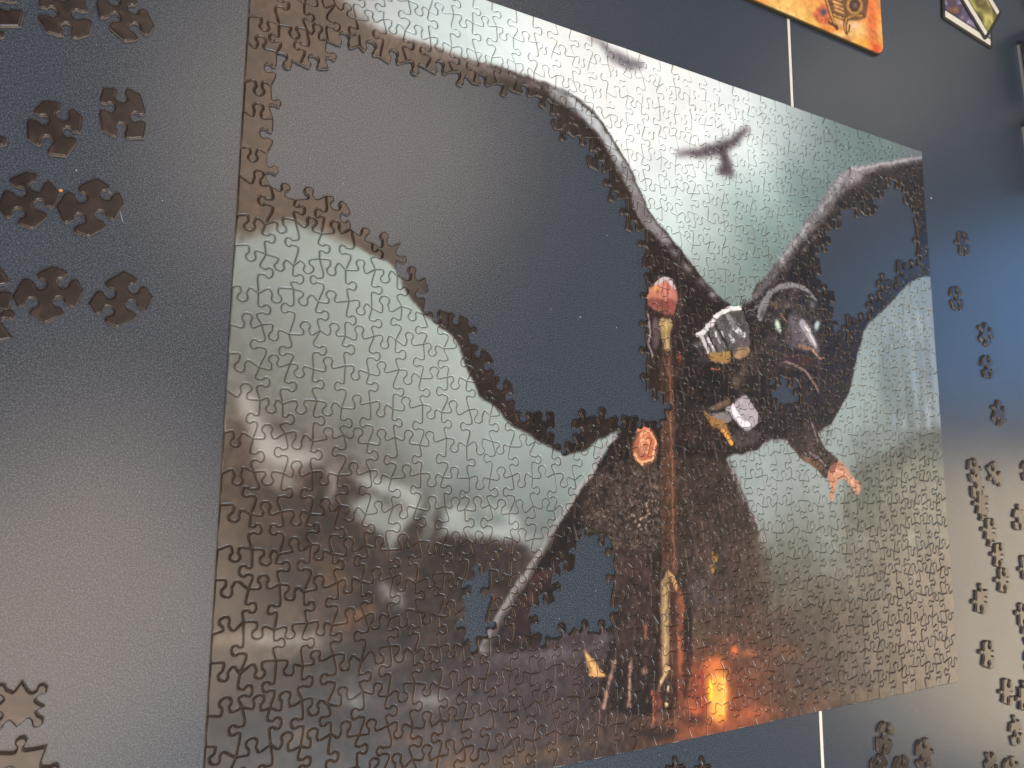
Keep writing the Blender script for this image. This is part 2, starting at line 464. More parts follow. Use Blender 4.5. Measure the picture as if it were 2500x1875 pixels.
# feather shafts over the wing (also the home of the loose pieces)
rf = random.Random(4)
for k in range(60):
    x0, y0 = 640 + k * 14, 120 + k * 7
    L = rf.uniform(200, 420)
    A.stroke([(x0, y0), (x0 + L * .35 + rf.uniform(-20, 20), y0 + L * .5), (x0 + L * .5, y0 + L)], 2.5, (66, 49, 42) if k % 2 else (38, 27, 24), 1.0, soft=3, op=.5)

# right wing
A.poly([(1835, 735), (1870, 672), (1905, 630), (1960, 556), (2005, 490), (2040, 440), (2072, 416), (2130, 402), (2200, 392), (2260, 382), (2290, 400), (2290, 660), (2268, 674), (2222, 690),
        (2182, 730), (2142, 770), (2112, 800), (2098, 850), (2090, 882), (2072, 960), (2050, 1000), (2020, 1032), (1990, 1052), (1900, 1000), (1850, 900)], (33, 24, 22), 3, 1.0, 0.4)
A.poly([(1838, 730), (1872, 668), (1905, 626), (1960, 552), (2005, 486), (2040, 436), (2072, 412), (2130, 399), (2200, 389), (2258, 380), (2258, 394), (2200, 405), (2140, 418), (2100, 432),
        (2060, 470), (2030, 510), (1985, 562), (1930, 630), (1890, 680), (1850, 740)], (134, 126, 124), 7, 0.75, .45)
A.poly([(1905, 632), (1962, 552), (2007, 486), (2042, 436), (2070, 418), (2052, 455), (2015, 505), (1970, 560), (1920, 628)], (172, 170, 166), 5, 0.75, .45)
A.blob(2085, 436, 24, 16, (160, 150, 150), .8, -20)
A.stroke([(2080, 416), (2140, 404), (2200, 394), (2258, 384)], 3, (188, 182, 178), 3, soft=3, op=.8)
for k in range(14):
    x, y = 1880 + k * 11, 700 - k * 16
    A.blob(x + rf.uniform(-8, 14), y + rf.uniform(0, 26), 14, 5, (112, 98, 94), rf.uniform(.3, .6), -50)

# robe and body
A.poly([(1505, 1064), (1560, 1010), (1600, 940), (1600, 820), (1570, 700), (1600, 640), (1680, 700), (1760, 760), (1830, 740), (1900, 700), (1960, 720), (2010, 790), (2030, 850), (2060, 960), (2030, 1030),
        (1990, 1060), (1940, 1075), (1880, 1075), (1845, 1100), (1790, 1112), (1772, 1124), (1800, 1182), (1832, 1246), (1850, 1310), (1800, 1350), (1700, 1400), (1690, 1480), (1680, 1690), (1600, 1745),
        (1500, 1740), (1460, 1720), (1480, 1600), (1480, 1540), (1400, 1540), (1290, 1590), (1190, 1600), (1185, 1560), (1250, 1460), (1330, 1330), (1400, 1220), (1450, 1150)], (31, 22, 20), 3, 1.0, 0.45)
A.poly([(1660, 1290), (1800, 1270), (1850, 1300), (1868, 1380), (1860, 1460), (1780, 1500), (1680, 1480)], (60, 46, 39), 22, 0.85, 0.4)
A.poly([(1640, 1130), (1770, 1125), (1800, 1185), (1832, 1250), (1850, 1325), (1840, 1400), (1760, 1440), (1690, 1400), (1650, 1300)], (60, 46, 39), 9, 0.7, 0.4)
rb = random.Random(8)
for k in range(70):
    x = rb.uniform(1500, 1830)
    y = rb.uniform(1120, 1420) if x > 1650 else rb.uniform(1330, 1560)
    if x > 1780 + (y - 1120) * .35:
        continue
    v = rb.choice((.4, .6, 1.5, 1.9))
    A.stroke([(x, y), (x + rb.uniform(-6, 14), y + rb.uniform(40, 110))], 2.2, (44 * v, 32 * v, 28 * v), 1.0, soft=2.5, op=.5)
for k in range(60):                              # feather barbs along both wings
    t = k / 59
    x, y = 880 + 640 * t, 90 + 330 * t ** 1.7
    A.stroke([(x, y), (x - 10 + rb.uniform(-6, 6), y + rb.uniform(18, 40))], 1.6, (88, 72, 66) if k % 3 else (24, 16, 14), .7, soft=1.8, op=.5)
for k in range(60):
    t = k / 59
    x, y = 1880 + 360 * t, 680 - 270 * t ** .7
    A.stroke([(x, y), (x + rb.uniform(4, 16), y + rb.uniform(16, 36))], 1.4, (96, 82, 78) if k % 3 else (24, 16, 14), .7, soft=1.6, op=.5)
A.poly([(1480, 1330), (1560, 1330), (1600, 1450), (1590, 1600), (1520, 1620), (1490, 1500)], (62, 44, 40), 7, 0.7, 0.3)
# hem of the left sleeve: long pale edge
A.stroke([(1504, 1068), (1470, 1096), (1446, 1150), (1400, 1215), (1342, 1310), (1290, 1390), (1240, 1470), (1200, 1535), (1180, 1585)], 3.0, (150, 146, 138), 5.5, soft=2.2, op=.9, noise=.2)
A.stroke([(1350, 1312), (1300, 1392), (1250, 1472), (1210, 1540), (1190, 1590)], 2.5, (96, 84, 78), 4, soft=2.5, op=.8)
A.poly([(1215, 1560), (1260, 1480), (1310, 1400), (1340, 1400), (1300, 1480), (1280, 1570)], (70, 42, 40), 6, 0.7)
A.poly([(1190, 1590), (1290, 1585), (1410, 1585), (1480, 1550), (1500, 1560), (1440, 1590), (1330, 1620), (1200, 1615)], (90, 80, 78), 6, 0.65)
A.poly([(1180, 1580), (1215, 1560), (1280, 1572), (1360, 1570), (1360, 1590), (1250, 1592)], (44, 32, 30), 5, 0.7)
A.poly([(1470, 1150), (1620, 1150), (1625, 1330), (1540, 1345), (1490, 1320), (1420, 1250)], (66, 52, 46), 9, .85, .4)
# chain mail: beads
rm = random.Random(11)
for k in range(1300):
    x, y = rm.uniform(1400, 1625), rm.uniform(1120, 1345)
    if x < 1400 + (1300 - y) * .45 or (x - 1574) ** 2 / 34 ** 2 + (y - 1095) ** 2 / 50 ** 2 < 1:
        continue
    br = math.exp(-((x - 1570 + (y - 1250) * .25) / 34) ** 2) * math.exp(-((y - 1260) / 80) ** 2)
    if rm.random() < .55:
        v = 96 + 140 * br * rm.random()
        A.blob(x, y, 3.0, 3.2, (v, v * .85, v * .70), .55 + .35 * br, noise=0, hard=1.5)
    else:
        A.blob(x, y, 3.2, 3.4, (28, 20, 18), .5, noise=0)
# feathery hem on the right
for k in range(150):
    t = rm.random()
    x, y = 1772 + 90 * t + rm.uniform(-5, 8), 1122 + 200 * t
    A.stroke([(x, y), (x + rm.uniform(-4, 9), y + rm.uniform(5, 13))], .5, (172, 168, 164), .3, soft=.8, op=rm.uniform(.3, .7))
# speckled feathers all over the chest and neck
for k in range(1100):
    x, y = rm.uniform(1640, 2060), rm.uniform(760, 1080)
    if y < 780 and x < 1840:
        continue
    if x > 2050 - (y - 850) * .1 or (x < 1700 and y < 900):
        continue
    v = rm.choice((.45, .6, 1.5, 2.0, 2.6))
    A.stroke([(x, y), (x + rm.uniform(-5, 5), y + rm.uniform(4, 14))], 1.3, (44 * v, 33 * v, 32 * v), .6, soft=1.3, op=.6, noise=0)
for x, y, rx, ry, c, o in ((1830, 880, 26, 22, (84, 68, 56), .6), (1800, 930, 14, 18, (126, 104, 82), .6), (1815, 910, 8, 14, (140, 116, 84), .6), (1862, 860, 22, 14, (70, 58, 50), .5),
                           (1705, 845, 16, 10, (120, 116, 112), .6), (1712, 880, 18, 14, (78, 70, 64), .6), (1700, 950, 40, 30, (34, 24, 22), .7), (1757, 945, 18, 14, (28, 18, 17), .9),
                           (1680, 1000, 30, 30, (34, 24, 20), .6), (1730, 1010, 40, 16, (64, 56, 54), .5), (1700, 1060, 40, 20, (74, 50, 40), .5)):
    A.blob(x, y, rx, ry, c, o)
# ragged neck feathers
for k in range(40):
    x, y = rm.uniform(1805, 1850), rm.uniform(735, 800)
    A.stroke([(x, y), (x + rm.uniform(4, 14), y + rm.uniform(-8, 6))], .9, (140, 134, 138) if k % 2 else (44, 36, 38), .4, soft=.9, op=.7)

# shoulder plates
A.poly([(1704, 822), (1724, 796), (1750, 770), (1800, 752), (1822, 790), (1828, 832), (1816, 852), (1780, 866), (1736, 868), (1722, 850)], (84, 78, 74), 1.8, 1, .2)
for P, w0, w1, c in (([(1703, 821), (1714, 815), (1722, 806)], 4.2, 4.2, (226, 220, 208)), ([(1725, 797), (1734, 794), (1740, 788)], 4.2, 4.2, (210, 200, 192)),
                     ([(1745, 775), (1755, 769), (1765, 763)], 4, 4, (222, 216, 204)), ([(1765, 763), (1785, 756), (1806, 754)], 4, 3.4, (232, 226, 214))):
    A.stroke(P, w0, c, w1, soft=1.0)
for P, w0, c in (([(1712, 824), (1724, 846), (1730, 862)], 4, (198, 190, 182)), ([(1732, 832), (1740, 848), (1742, 858)], 4.2, (214, 206, 198)), ([(1748, 812), (1755, 832), (1758, 838)], 2.6, (206, 200, 192)),
                 ([(1760, 812), (1767, 832), (1769, 838)], 2.6, (208, 202, 194)), ([(1780, 812), (1786, 825), (1788, 832)], 4.5, (190, 184, 176)), ([(1795, 802), (1806, 815), (1815, 820)], 6, (226, 220, 208)),
                 ([(1728, 815), (1745, 850), (1752, 864)], 2.2, (34, 26, 26)), ([(1745, 795), (1772, 840), (1778, 862)], 2.4, (36, 28, 28)), ([(1762, 782), (1790, 825)], 1.2, (60, 54, 52)), ([(1778, 775), (1795, 800)], 6, (128, 124, 120))):
    A.stroke(P, w0, c, w0 * .8, soft=1.2)
for k in range(46):
    x, y = rm.uniform(1712, 1822), rm.uniform(772, 862)
    if y < 800 and x < 1750 - (y - 772) * 1.2:
        continue
    v = rm.choice((.4, .6, 1.3, 1.7))
    A.stroke([(x, y), (x + rm.uniform(2, 7), y + rm.uniform(6, 16))], 1.6, (80 * v, 75 * v, 72 * v), .8, soft=1.6, op=.5, noise=0)
A.poly([(1730, 866), (1750, 862), (1784, 860), (1784, 884), (1745, 888), (1732, 884)], (158, 120, 64), 2, .95, .3)
A.poly([(1790, 868), (1805, 846), (1826, 848), (1826, 866), (1800, 878)], (172, 136, 92), 2.5, .95, .3)
A.poly([(1795, 834), (1826, 826), (1828, 848), (1800, 850)], (96, 82, 80), 2, .8)
A.stroke([(1786, 850), (1788, 885)], 1.8, (34, 26, 28), 1.8, soft=1)
A.stroke([(1735, 900), (1755, 902)], 1.4, (190, 100, 60), 1, soft=1)

# raven head
A.poly([(1850, 770), (1868, 722), (1908, 694), (1958, 698), (1990, 730), (2005, 780), (2010, 850), (1990, 900), (1930, 905), (1870, 870), (1845, 830)], (46, 36, 33), 3, .9, .4)
A.poly([(1848, 766), (1864, 724), (1905, 695), (1940, 692), (1970, 704), (1992, 734), (1982, 732), (1962, 712), (1935, 704), (1905, 708), (1880, 728), (1866, 765), (1858, 790)], (150, 144, 140), 2, .85, .2)
for x, y, rx, ry, c, o in ((1890, 745, 16, 10, (104, 84, 62), .7), (1925, 728, 20, 12, (66, 56, 46), .7), (1925, 748, 20, 6, (112, 102, 100), .6), (1980, 745, 9, 9, (122, 116, 112), .8), (1955, 758, 14, 10, (78, 68, 66), .6),
                           (1918, 772, 10, 10, (30, 20, 18), .8), (1905, 812, 16, 16, (30, 22, 20), .7), (1990, 812, 14, 14, (28, 20, 20), .8), (1893, 752, 4, 4, (170, 110, 86), .7), (1940, 800, 16, 20, (50, 40, 40), .6)):
    A.blob(x, y, rx, ry, c, o)
for k in range(170):
    x, y = rm.uniform(1856, 2006), rm.uniform(708, 900)
    if (x - 1930) ** 2 / 76 ** 2 + (y - 800) ** 2 / 100 ** 2 > 1:
        continue
    v = rm.choice((.5, .7, 1.4, 1.8))
    A.blob(x, y, rm.uniform(3, 8), rm.uniform(3, 8), (50 * v, 40 * v, 39 * v), .55)
for k in range(150):
    an = rm.uniform(math.pi * 1.0, math.pi * 2.0)
    rr_ = rm.uniform(.35, .95)
    x, y = 1925 + 70 * rr_ * math.cos(an), 785 + 85 * rr_ * math.sin(an)
    v = rm.choice((.5, .8, 2.0, 2.5, 2.9))
    A.stroke([(x, y), (x + rm.uniform(-7, 7), y + rm.uniform(-5, 9))], 1.1, (42 * v, 35 * v, 35 * v), .5, soft=1.2, op=.55, noise=0)
for k in range(90):
    x, y = rm.uniform(1870, 2010), rm.uniform(800, 950)
    v = rm.choice((.5, 1.7, 2.2, 2.6))
    A.stroke([(x, y), (x + rm.uniform(-4, 6), y + rm.uniform(4, 12))], 1.1, (42 * v, 34 * v, 37 * v), .5, soft=1.2, op=.5, noise=0)
A.poly([(1925, 770), (1955, 772), (1985, 800), (1998, 850), (2004, 878), (1975, 862), (1940, 850), (1918, 835)], (90, 80, 82), 4, .7, .35)
A.poly([(1928, 780), (1950, 776), (1972, 800), (1984, 842), (1960, 840), (1935, 832)], (112, 102, 103), 5, .55, .3)
A.blob(1896, 797, 13, 20, (24, 22, 22), .95, -15, hard=2)
A.blob(1898, 796, 8.5, 16, (158, 172, 158), .98, -15, noise=0, hard=2)
A.blob(1898, 794, 4.5, 9, (222, 228, 176), .98, -12, noise=0)
A.blob(1902, 803, 4, 7, (196, 214, 200), .9, -12, noise=0)
A.blob(1994, 796, 7, 14, (178, 196, 188), .98, 8, noise=0, hard=2)
A.stroke([(1905, 770), (1914, 780), (1920, 786)], 1.2, (150, 104, 84), .8, soft=1)
A.poly([(1951, 786), (1958, 781), (1968, 788), (1982, 812), (1992, 842), (1994, 860), (1984, 848), (1970, 826), (1956, 806)], (170, 156, 154), 1.5, 1, .1)
A.stroke([(1966, 798), (1978, 820), (1988, 844)], 2.6, (226, 218, 208), 1.6, soft=1.3)
A.poly([(1944, 848), (1960, 843), (1978, 850), (1990, 858), (2000, 872), (2006, 880), (1996, 874), (1984, 862), (1966, 856)], (146, 106, 84), 2, .9)
A.stroke([(1985, 858), (1998, 873), (2010, 874)], 1.8, (216, 156, 128), 1, soft=1)
A.poly([(1916, 872), (1940, 868), (1972, 872), (1990, 880), (1978, 892), (1950, 892), (1926, 884)], (64, 36, 35), 4, .85)
A.stroke([(1916, 885), (1936, 892), (1960, 905), (1978, 925), (1990, 945), (1996, 958)], 1.6, (150, 116, 102), 2.4, soft=1.8)
A.stroke([(1994, 850), (1998, 900), (1996, 960)], 2.4, (86, 66, 72), 1.6, soft=2, op=.7)

# silver clasp and yellow strap
A.poly([(1770, 1000), (1790, 985), (1810, 968), (1822, 966), (1838, 990), (1850, 1015), (1848, 1036), (1830, 1050), (1816, 1052), (1796, 1036), (1780, 1020)], (172, 160, 158), 2, 1, .1)
A.stroke([(1788, 992), (1796, 1012), (1810, 1032), (1826, 1040)], 4.5, (232, 222, 216), 5, soft=1.4)
A.stroke([(1776, 1008), (1796, 1034), (1815, 1050)], 1.5, (48, 38, 36), 1, soft=1)
A.poly([(1735, 1012), (1770, 1008), (1786, 1025), (1776, 1034), (1750, 1028)], (134, 126, 122), 2.5, .9)
A.poly([(1728, 995), (1760, 985), (1780, 972), (1776, 990), (1750, 1002)], (122, 96, 72), 2, .9)
A.poly([(1715, 1002), (1740, 1018), (1770, 1030), (1778, 1050), (1788, 1080), (1780, 1088), (1768, 1065), (1752, 1044), (1735, 1040)], (150, 104, 56), 2, .95, .2)
A.stroke([(1767, 1052), (1776, 1070), (1784, 1084)], 3.4, (228, 150, 60), 2.6, soft=1.2)
A.poly([(1786, 1058), (1840, 1050), (1860, 1068), (1830, 1086), (1796, 1090)], (84, 74, 72), 4, .6)

# staff, from the claw in the hand down to its foot
A.poly([(1590, 770), (1660, 770), (1660, 900), (1640, 960), (1600, 960), (1585, 900)], (44, 30, 26), 3, .8)
A.poly([(1613, 850), (1640, 850), (1645, 1000), (1650, 1200), (1655, 1400), (1618, 1400), (1614, 1200), (1613, 1000)], (78, 50, 37), 2.4, .95, .3)
A.stroke([(1633, 870), (1636, 1000), (1640, 1200), (1645, 1390)], 1.6, (140, 92, 62), 1.6, soft=1.4, op=.8)
A.stroke([(1621, 870), (1622, 1050), (1624, 1380)], 1.3, (58, 36, 26), 1.3, soft=1.2, op=.8)
A.stroke([(1583, 770), (1584, 810), (1585, 850), (1590, 876)], 1.8, (146, 132, 130), 1.5, soft=1)
A.poly([(1592, 785), (1604, 778), (1610, 810), (1606, 850), (1594, 850)], (92, 74, 74), 2, .85)
A.poly([(1611, 784), (1622, 779), (1638, 784), (1637, 820), (1634, 848), (1628, 856), (1620, 852), (1614, 820)], (152, 124, 78), 2.4, 1, .3)
A.stroke([(1624, 790), (1625, 820), (1627, 850)], 2, (196, 162, 104), 2, soft=1.8)
A.blob(1658, 875, 5, 12, (196, 92, 48), .8)
A.poly([(1581, 744), (1582, 714), (1594, 696), (1608, 682), (1620, 677), (1640, 686), (1649, 702), (1651, 730), (1648, 752), (1638, 768), (1612, 762), (1592, 756)], (188, 118, 96), 2.4, 1, .2)
A.poly([(1596, 696), (1606, 683), (1620, 676), (1640, 686), (1650, 704), (1645, 704), (1632, 692), (1620, 686), (1606, 694)], (196, 188, 186), 1.8, .9)
A.poly([(1582, 735), (1610, 732), (1648, 736), (1646, 758), (1636, 770), (1590, 756)], (122, 60, 50), 4, .8)
A.stroke([(1628, 696), (1628, 725), (1630, 745)], 1.4, (136, 70, 56), 1.2, soft=1.2)
A.stroke([(1616, 705), (1617, 740)], 1.2, (156, 84, 66), 1, soft=1.2)
A.blob(1600, 705, 7, 7, (226, 164, 80), .95, noise=.2, hard=2)
A.blob(1598, 722, 6, 6, (188, 112, 74), .8)
A.blob(1604, 712, 4, 8, (120, 70, 40), .7)
A.blob(1661, 742, 6, 18, (104, 76, 66), .7)
# foot of the staff: brass and red-lit columns
A.poly([(1631, 1396), (1650, 1420), (1668, 1460), (1668, 1650), (1655, 1740), (1625, 1760), (1600, 1700), (1608, 1640), (1610, 1460)], (72, 44, 34), 3, .95)
A.poly([(1612, 1445), (1622, 1408), (1632, 1396), (1634, 1440), (1632, 1560), (1630, 1640), (1616, 1640)], (160, 128, 84), 2.6, 1, .3)
A.stroke([(1622, 1440), (1621, 1560), (1622, 1640)], 1.6, (200, 166, 116), 1.6, soft=2)
A.poly([(1632, 1395), (1646, 1412), (1656, 1440), (1650, 1446), (1640, 1424)], (206, 156, 96), 2, .95)
A.poly([(1650, 1445), (1667, 1452), (1668, 1560), (1666, 1640), (1664, 1730), (1654, 1730), (1652, 1560)], (118, 66, 44), 3.2, .95, .35)
A.stroke([(1657, 1560), (1658, 1600), (1660, 1640)], 3, (170, 92, 58), 2, soft=3)
A.stroke([(1632, 1636), (1616, 1660), (1606, 1680)], 3, (206, 176, 118), 2, soft=1.6)
A.poly([(1636, 1650), (1650, 1680), (1648, 1730), (1630, 1740), (1616, 1720), (1620, 1680)], (38, 24, 20), 3, .9)
A.blob(1630, 1682, 4, 7, (236, 216, 176), .95, noise=0, hard=2)
A.blob(1627, 1720, 4, 7, (240, 216, 160), .95, noise=0, hard=2)
A.poly([(1605, 1680), (1615, 1720), (1600, 1760), (1590, 1710)], (112, 56, 50), 3, .8)

# copper medallion
A.blob(1574, 1098, 34, 48, (34, 22, 18), .9, 0, hard=2.5)
A.blob(1574, 1094, 31, 45, (196, 118, 82), 1, 0, noise=.25, hard=4)
for P, w0, c in (([(1560, 1078), (1572, 1074), (1582, 1086), (1578, 1106), (1568, 1100), (1566, 1084)], 1.6, (240, 176, 128)), ([(1550, 1110), (1556, 1126), (1568, 1136)], 2.4, (244, 178, 120)),
                 ([(1562, 1064), (1580, 1058), (1592, 1068), (1600, 1086)], 1.8, (240, 168, 122)), ([(1597, 1082), (1596, 1110), (1586, 1126), (1568, 1130)], 1.4, (246, 190, 142)),
                 ([(1556, 1078), (1552, 1094), (1560, 1108), (1570, 1118)], 1.4, (154, 84, 56)), ([(1586, 1078), (1590, 1098), (1584, 1112), (1572, 1122)], 3, (190, 98, 62)), ([(1570, 1086), (1574, 1096), (1570, 1102)], 1, (176, 96, 64))):
    A.stroke(P, w0, c, w0, soft=1, op=.9)
A.stroke([(1556, 1052), (1572, 1049), (1582, 1053)], 3, (216, 128, 96), 2.4, soft=1)

# arm and reaching hand on the right
A.poly([(1922, 1070), (1960, 1040), (1990, 1044), (2006, 1080), (2030, 1110), (2046, 1128), (2030, 1162), (2014, 1168), (1985, 1140), (1948, 1112)], (48, 35, 31), 2.5, 1, .4)
A.stroke([(1982, 1036), (1990, 1062), (1996, 1078)], 2, (150, 132, 132), 1.5, soft=1.5, op=.8)
A.poly([(1955, 1110), (1980, 1118), (2010, 1145), (2020, 1160), (1990, 1146), (1966, 1128)], (96, 68, 46), 2.5, .8, .4)
A.stroke([(1976, 1106), (1996, 1120), (2014, 1138)], 2.4, (126, 114, 112), 2, soft=1.8, op=.85)
A.poly([(2026, 1140), (2046, 1128), (2062, 1136), (2074, 1156), (2084, 1168), (2096, 1182), (2101, 1198), (2092, 1212), (2082, 1196), (2070, 1180), (2058, 1172), (2044, 1176), (2038, 1196), (2034, 1222), (2026, 1218), (2026, 1190), (2020, 1166)], (182, 126, 96), 2, 1, .2)
A.stroke([(2040, 1150), (2060, 1160), (2082, 1180), (2094, 1198)], 2, (226, 160, 120), 1.5, soft=1.8, op=.8)
A.stroke([(2030, 1170), (2032, 1200), (2030, 1220)], 1.2, (168, 100, 68), 1, soft=1.2, op=.8)
A.stroke([(2084, 1176), (2090, 1196), (2090, 1208)], 1.2, (150, 88, 62), 1, soft=1.2, op=.8)
A.poly([(2022, 1138), (2046, 1126), (2040, 1146), (2028, 1156)], (96, 52, 40), 2, .7)

# legs, talons and the yellow claw
for P in ([(1500, 1600), (1490, 1660), (1480, 1710), (1472, 1760)], [(1545, 1600), (1540, 1680), (1530, 1740)], [(1560, 1580), (1558, 1650), (1560, 1720)]):
    A.stroke(P, 9, (40, 28, 26), 6, soft=3, op=.95)
for P, w0 in (([(1498, 1618), (1490, 1660), (1480, 1692), (1472, 1728)], 2.6), ([(1540, 1610), (1536, 1650), (1536, 1690), (1532, 1725)], 2.6)):
    A.stroke(P, w0, (140, 108, 88), w0 * .8, soft=1.6, op=.85, noise=.6)
for x, y in ((1497, 1622), (1490, 1655), (1478, 1695), (1470, 1722), (1538, 1632), (1534, 1720), (1472, 1750), (1572, 1640)):
    A.blob(x, y, 6, 9, (176, 134, 108), .7)
A.stroke([(1472, 1740), (1470, 1765), (1472, 1785)], 4, (48, 32, 30), .8, soft=1.2)
A.poly([(1427, 1588), (1440, 1604), (1462, 1632), (1480, 1652), (1460, 1656), (1438, 1656), (1434, 1630)], (204, 150, 86), 1.6, 1, .2)
A.stroke([(1432, 1600), (1446, 1630), (1456, 1652)], 1.5, (236, 192, 130), 1.8, soft=1.2, op=.8)
A.stroke([(1436, 1618), (1440, 1650)], 1.2, (150, 100, 52), 1, soft=1.2, op=.7)
A.stroke([(1574, 1530), (1572, 1560)], 3, (150, 82, 54), 2, soft=2, op=.8)
A.stroke([(1590, 1690), (1594, 1730), (1592, 1770)], 2, (200, 100, 60), 1.5, soft=1.5, op=.8)

# the fire
A.blob(1742, 1690, 80, 100, (120, 54, 34), .6)
A.blob(1742, 1690, 46, 80, (164, 80, 44), .65)
A.blob(1760, 1770, 110, 26, (150, 76, 46), .65, -10)
A.blob(1830, 1745, 44, 16, (178, 88, 52), .6, -5)
A.poly([(1716, 1640), (1724, 1616), (1742, 1608), (1760, 1612), (1770, 1640), (1774, 1700), (1772, 1760), (1744, 1768), (1728, 1755), (1720, 1700)], (222, 122, 58), 11, .8, .3)
A.blob(1740, 1625, 18, 14, (232, 112, 62), .75)
A.poly([(1730, 1660), (1742, 1650), (1766, 1650), (1772, 1700), (1770, 1752), (1744, 1756), (1732, 1720)], (255, 170, 66), 7, .9, .15)
A.stroke([(1734, 1672), (1735, 1692), (1735, 1706)], 4, (255, 236, 40), 3, soft=3)
A.stroke([(1764, 1660), (1766, 1700), (1764, 1740)], 3, (255, 214, 110), 3, soft=3)
A.stroke([(1712, 1640), (1714, 1690), (1716, 1740)], 3, (156, 40, 28), 2, soft=3, op=.8)
A.blob(1752, 1700, 20, 46, (255, 190, 84), .75)
A.poly([(1680, 1660), (1704, 1650), (1712, 1690), (1700, 1730), (1684, 1720)], (136, 62, 42), 4, .7, .4)
A.blob(1694, 1738, 18, 8, (216, 100, 62), .8, 25)
A.blob(1690, 1760, 26, 12, (56, 28, 22), .8)
A.poly([(1560, 1790), (1600, 1778), (1650, 1780), (1640, 1800), (1590, 1812)], (40, 28, 26), 5, .7)
A.blob(1793, 1590, 9, 14, (240, 116, 64), .95)
A.blob(1830, 1595, 18, 8, (186, 100, 60), .7)
A.blob(1786, 1560, 26, 8, (120, 66, 46), .6)
for k in range(26):
    x, y = 1738 + rm.uniform(-8, 10), 1350 + rm.uniform(0, 55)
    A.blob(x + (1405 - y) * .15, y, 2.5, 3, (176, 124, 56), .7, noise=0)
# soft grey veil of the cloak on the right of the staff
A.blob(1700, 1440, 22, 24, (96, 84, 84), .7)
A.blob(1745, 1465, 30, 14, (70, 60, 62), .6)
wx, wy = fbm(CH, CW, 16, 31, 3) * 3.4, fbm(CH, CW, 16, 32, 3) * 3.4
Yi, Xi = np.mgrid[0:CH, 0:CW]
A.c = A.c[np.clip(Yi + wy, 0, CH - 1).astype(int), np.clip(Xi + wx, 0, CW - 1).astype(int)]
A.c *= np.array([.945, .965, 1.03], np.float32)
gx, gy = to_jigsaw(2330, 1560)                   # right bank painted paler, its warm glare put into the print
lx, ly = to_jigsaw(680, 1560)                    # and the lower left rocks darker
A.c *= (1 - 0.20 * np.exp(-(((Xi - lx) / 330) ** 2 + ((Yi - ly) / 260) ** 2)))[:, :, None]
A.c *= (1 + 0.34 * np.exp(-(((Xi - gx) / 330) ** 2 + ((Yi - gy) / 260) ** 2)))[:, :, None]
lum = A.c.mean(2)
dark = np.clip((120 - lum) / 80, 0, 1)
A.c *= (1 + dark * (0.34 * fbm(CH, CW, 7, 41, 2) + 0.26 * fbm(CH, CW, 26, 42, 3)) + 0.05 * fbm(CH, CW, 40, 43, 3))[:, :, None]
A.c += (A.n2 * 2.2)[:, :, None]
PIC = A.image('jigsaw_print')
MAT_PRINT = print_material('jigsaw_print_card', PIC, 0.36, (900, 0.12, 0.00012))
pb = MAT_PRINT.node_tree.nodes['Principled BSDF']
pb.inputs['Specular IOR Level'].default_value = 0.4
pb.inputs['Coat Weight'].default_value = 0.28
pb.inputs['Coat Roughness'].default_value = 0.14

# ------------------------------------------------------------------ object helpers
def tag(o, label=None, cat=None, group=None, kind=None):
    if label:
        o['label'] = label
    if cat:
        o['category'] = cat
    if group:
        o['group'] = group
    if kind:
        o['kind'] = kind
    return o


def mesh_obj(name, verts, faces, mats, parent=None, uvs=None, fmat=None, smooth=None, loc=None):
    me = bpy.data.meshes.new(name)
    me.from_pydata([tuple(v) for v in verts], [], faces)
    for m in mats:
        me.materials.append(m)
    if fmat is not None:
        me.polygons.foreach_set('material_index', fmat)
    if smooth is not None:
        me.polygons.foreach_set('use_smooth', smooth)
    if uvs is not None:
        ul = me.uv_layers.new(name='print')
        li = np.empty(len(me.loops), np.int32)
        me.loops.foreach_get('vertex_index', li)
        ul.data.foreach_set('uv', np.asarray(uvs, np.float32)[li].ravel())
    me.update()
    o = bpy.data.objects.new(name, me)
    col.objects.link(o)
    if parent:
        o.parent = parent
    if loc is not None:
        o.location = loc
    return o


def empty(name, loc, rz=0.0):
    o = bpy.data.objects.new(name, None)
    o.empty_display_size = 0.02
    col.objects.link(o)
    o.location = loc
    o.rotation_euler = (0, 0, rz)
    return o


def box_vf(x0, x1, y0, y1, z0, z1):
    v = [(x0, y0, z0), (x1, y0, z0), (x1, y1, z0), (x0, y1, z0), (x0, y0, z1), (x1, y0, z1), (x1, y1, z1), (x0, y1, z1)]
    f = [(3, 2, 1, 0), (4, 5, 6, 7), (0, 1, 5, 4), (1, 2, 6, 5), (2, 3, 7, 6), (3, 0, 4, 7)]
    return v, f


def round_rect(w, h, r, n=6):
    out = []
    for cx_, cy_, a0 in ((w / 2 - r, h / 2 - r, 0), (-w / 2 + r, h / 2 - r, 90), (-w / 2 + r, -h / 2 + r, 180), (w / 2 - r, -h / 2 + r, 270)):
        for k in range(n + 1):
            a = math.radians(a0 + 90 * k / n)
            out.append((cx_ + r * math.cos(a), cy_ + r * math.sin(a)))
    return np.array(out)


def inset(poly, d):
    P = np.asarray(poly)
    e = np.roll(P, -1, 0) - P
    e /= np.linalg.norm(e, axis=1)[:, None] + 1e-12
    n = np.c_[-e[:, 1], e[:, 0]]
    m = n + np.roll(n, 1, 0)
    l = np.linalg.norm(m, axis=1)[:, None]
    m = m / np.maximum(l, 1e-6)
    k = np.clip(2 / np.maximum(l, 0.9), 1, 1.4)
    return P + m * d * k


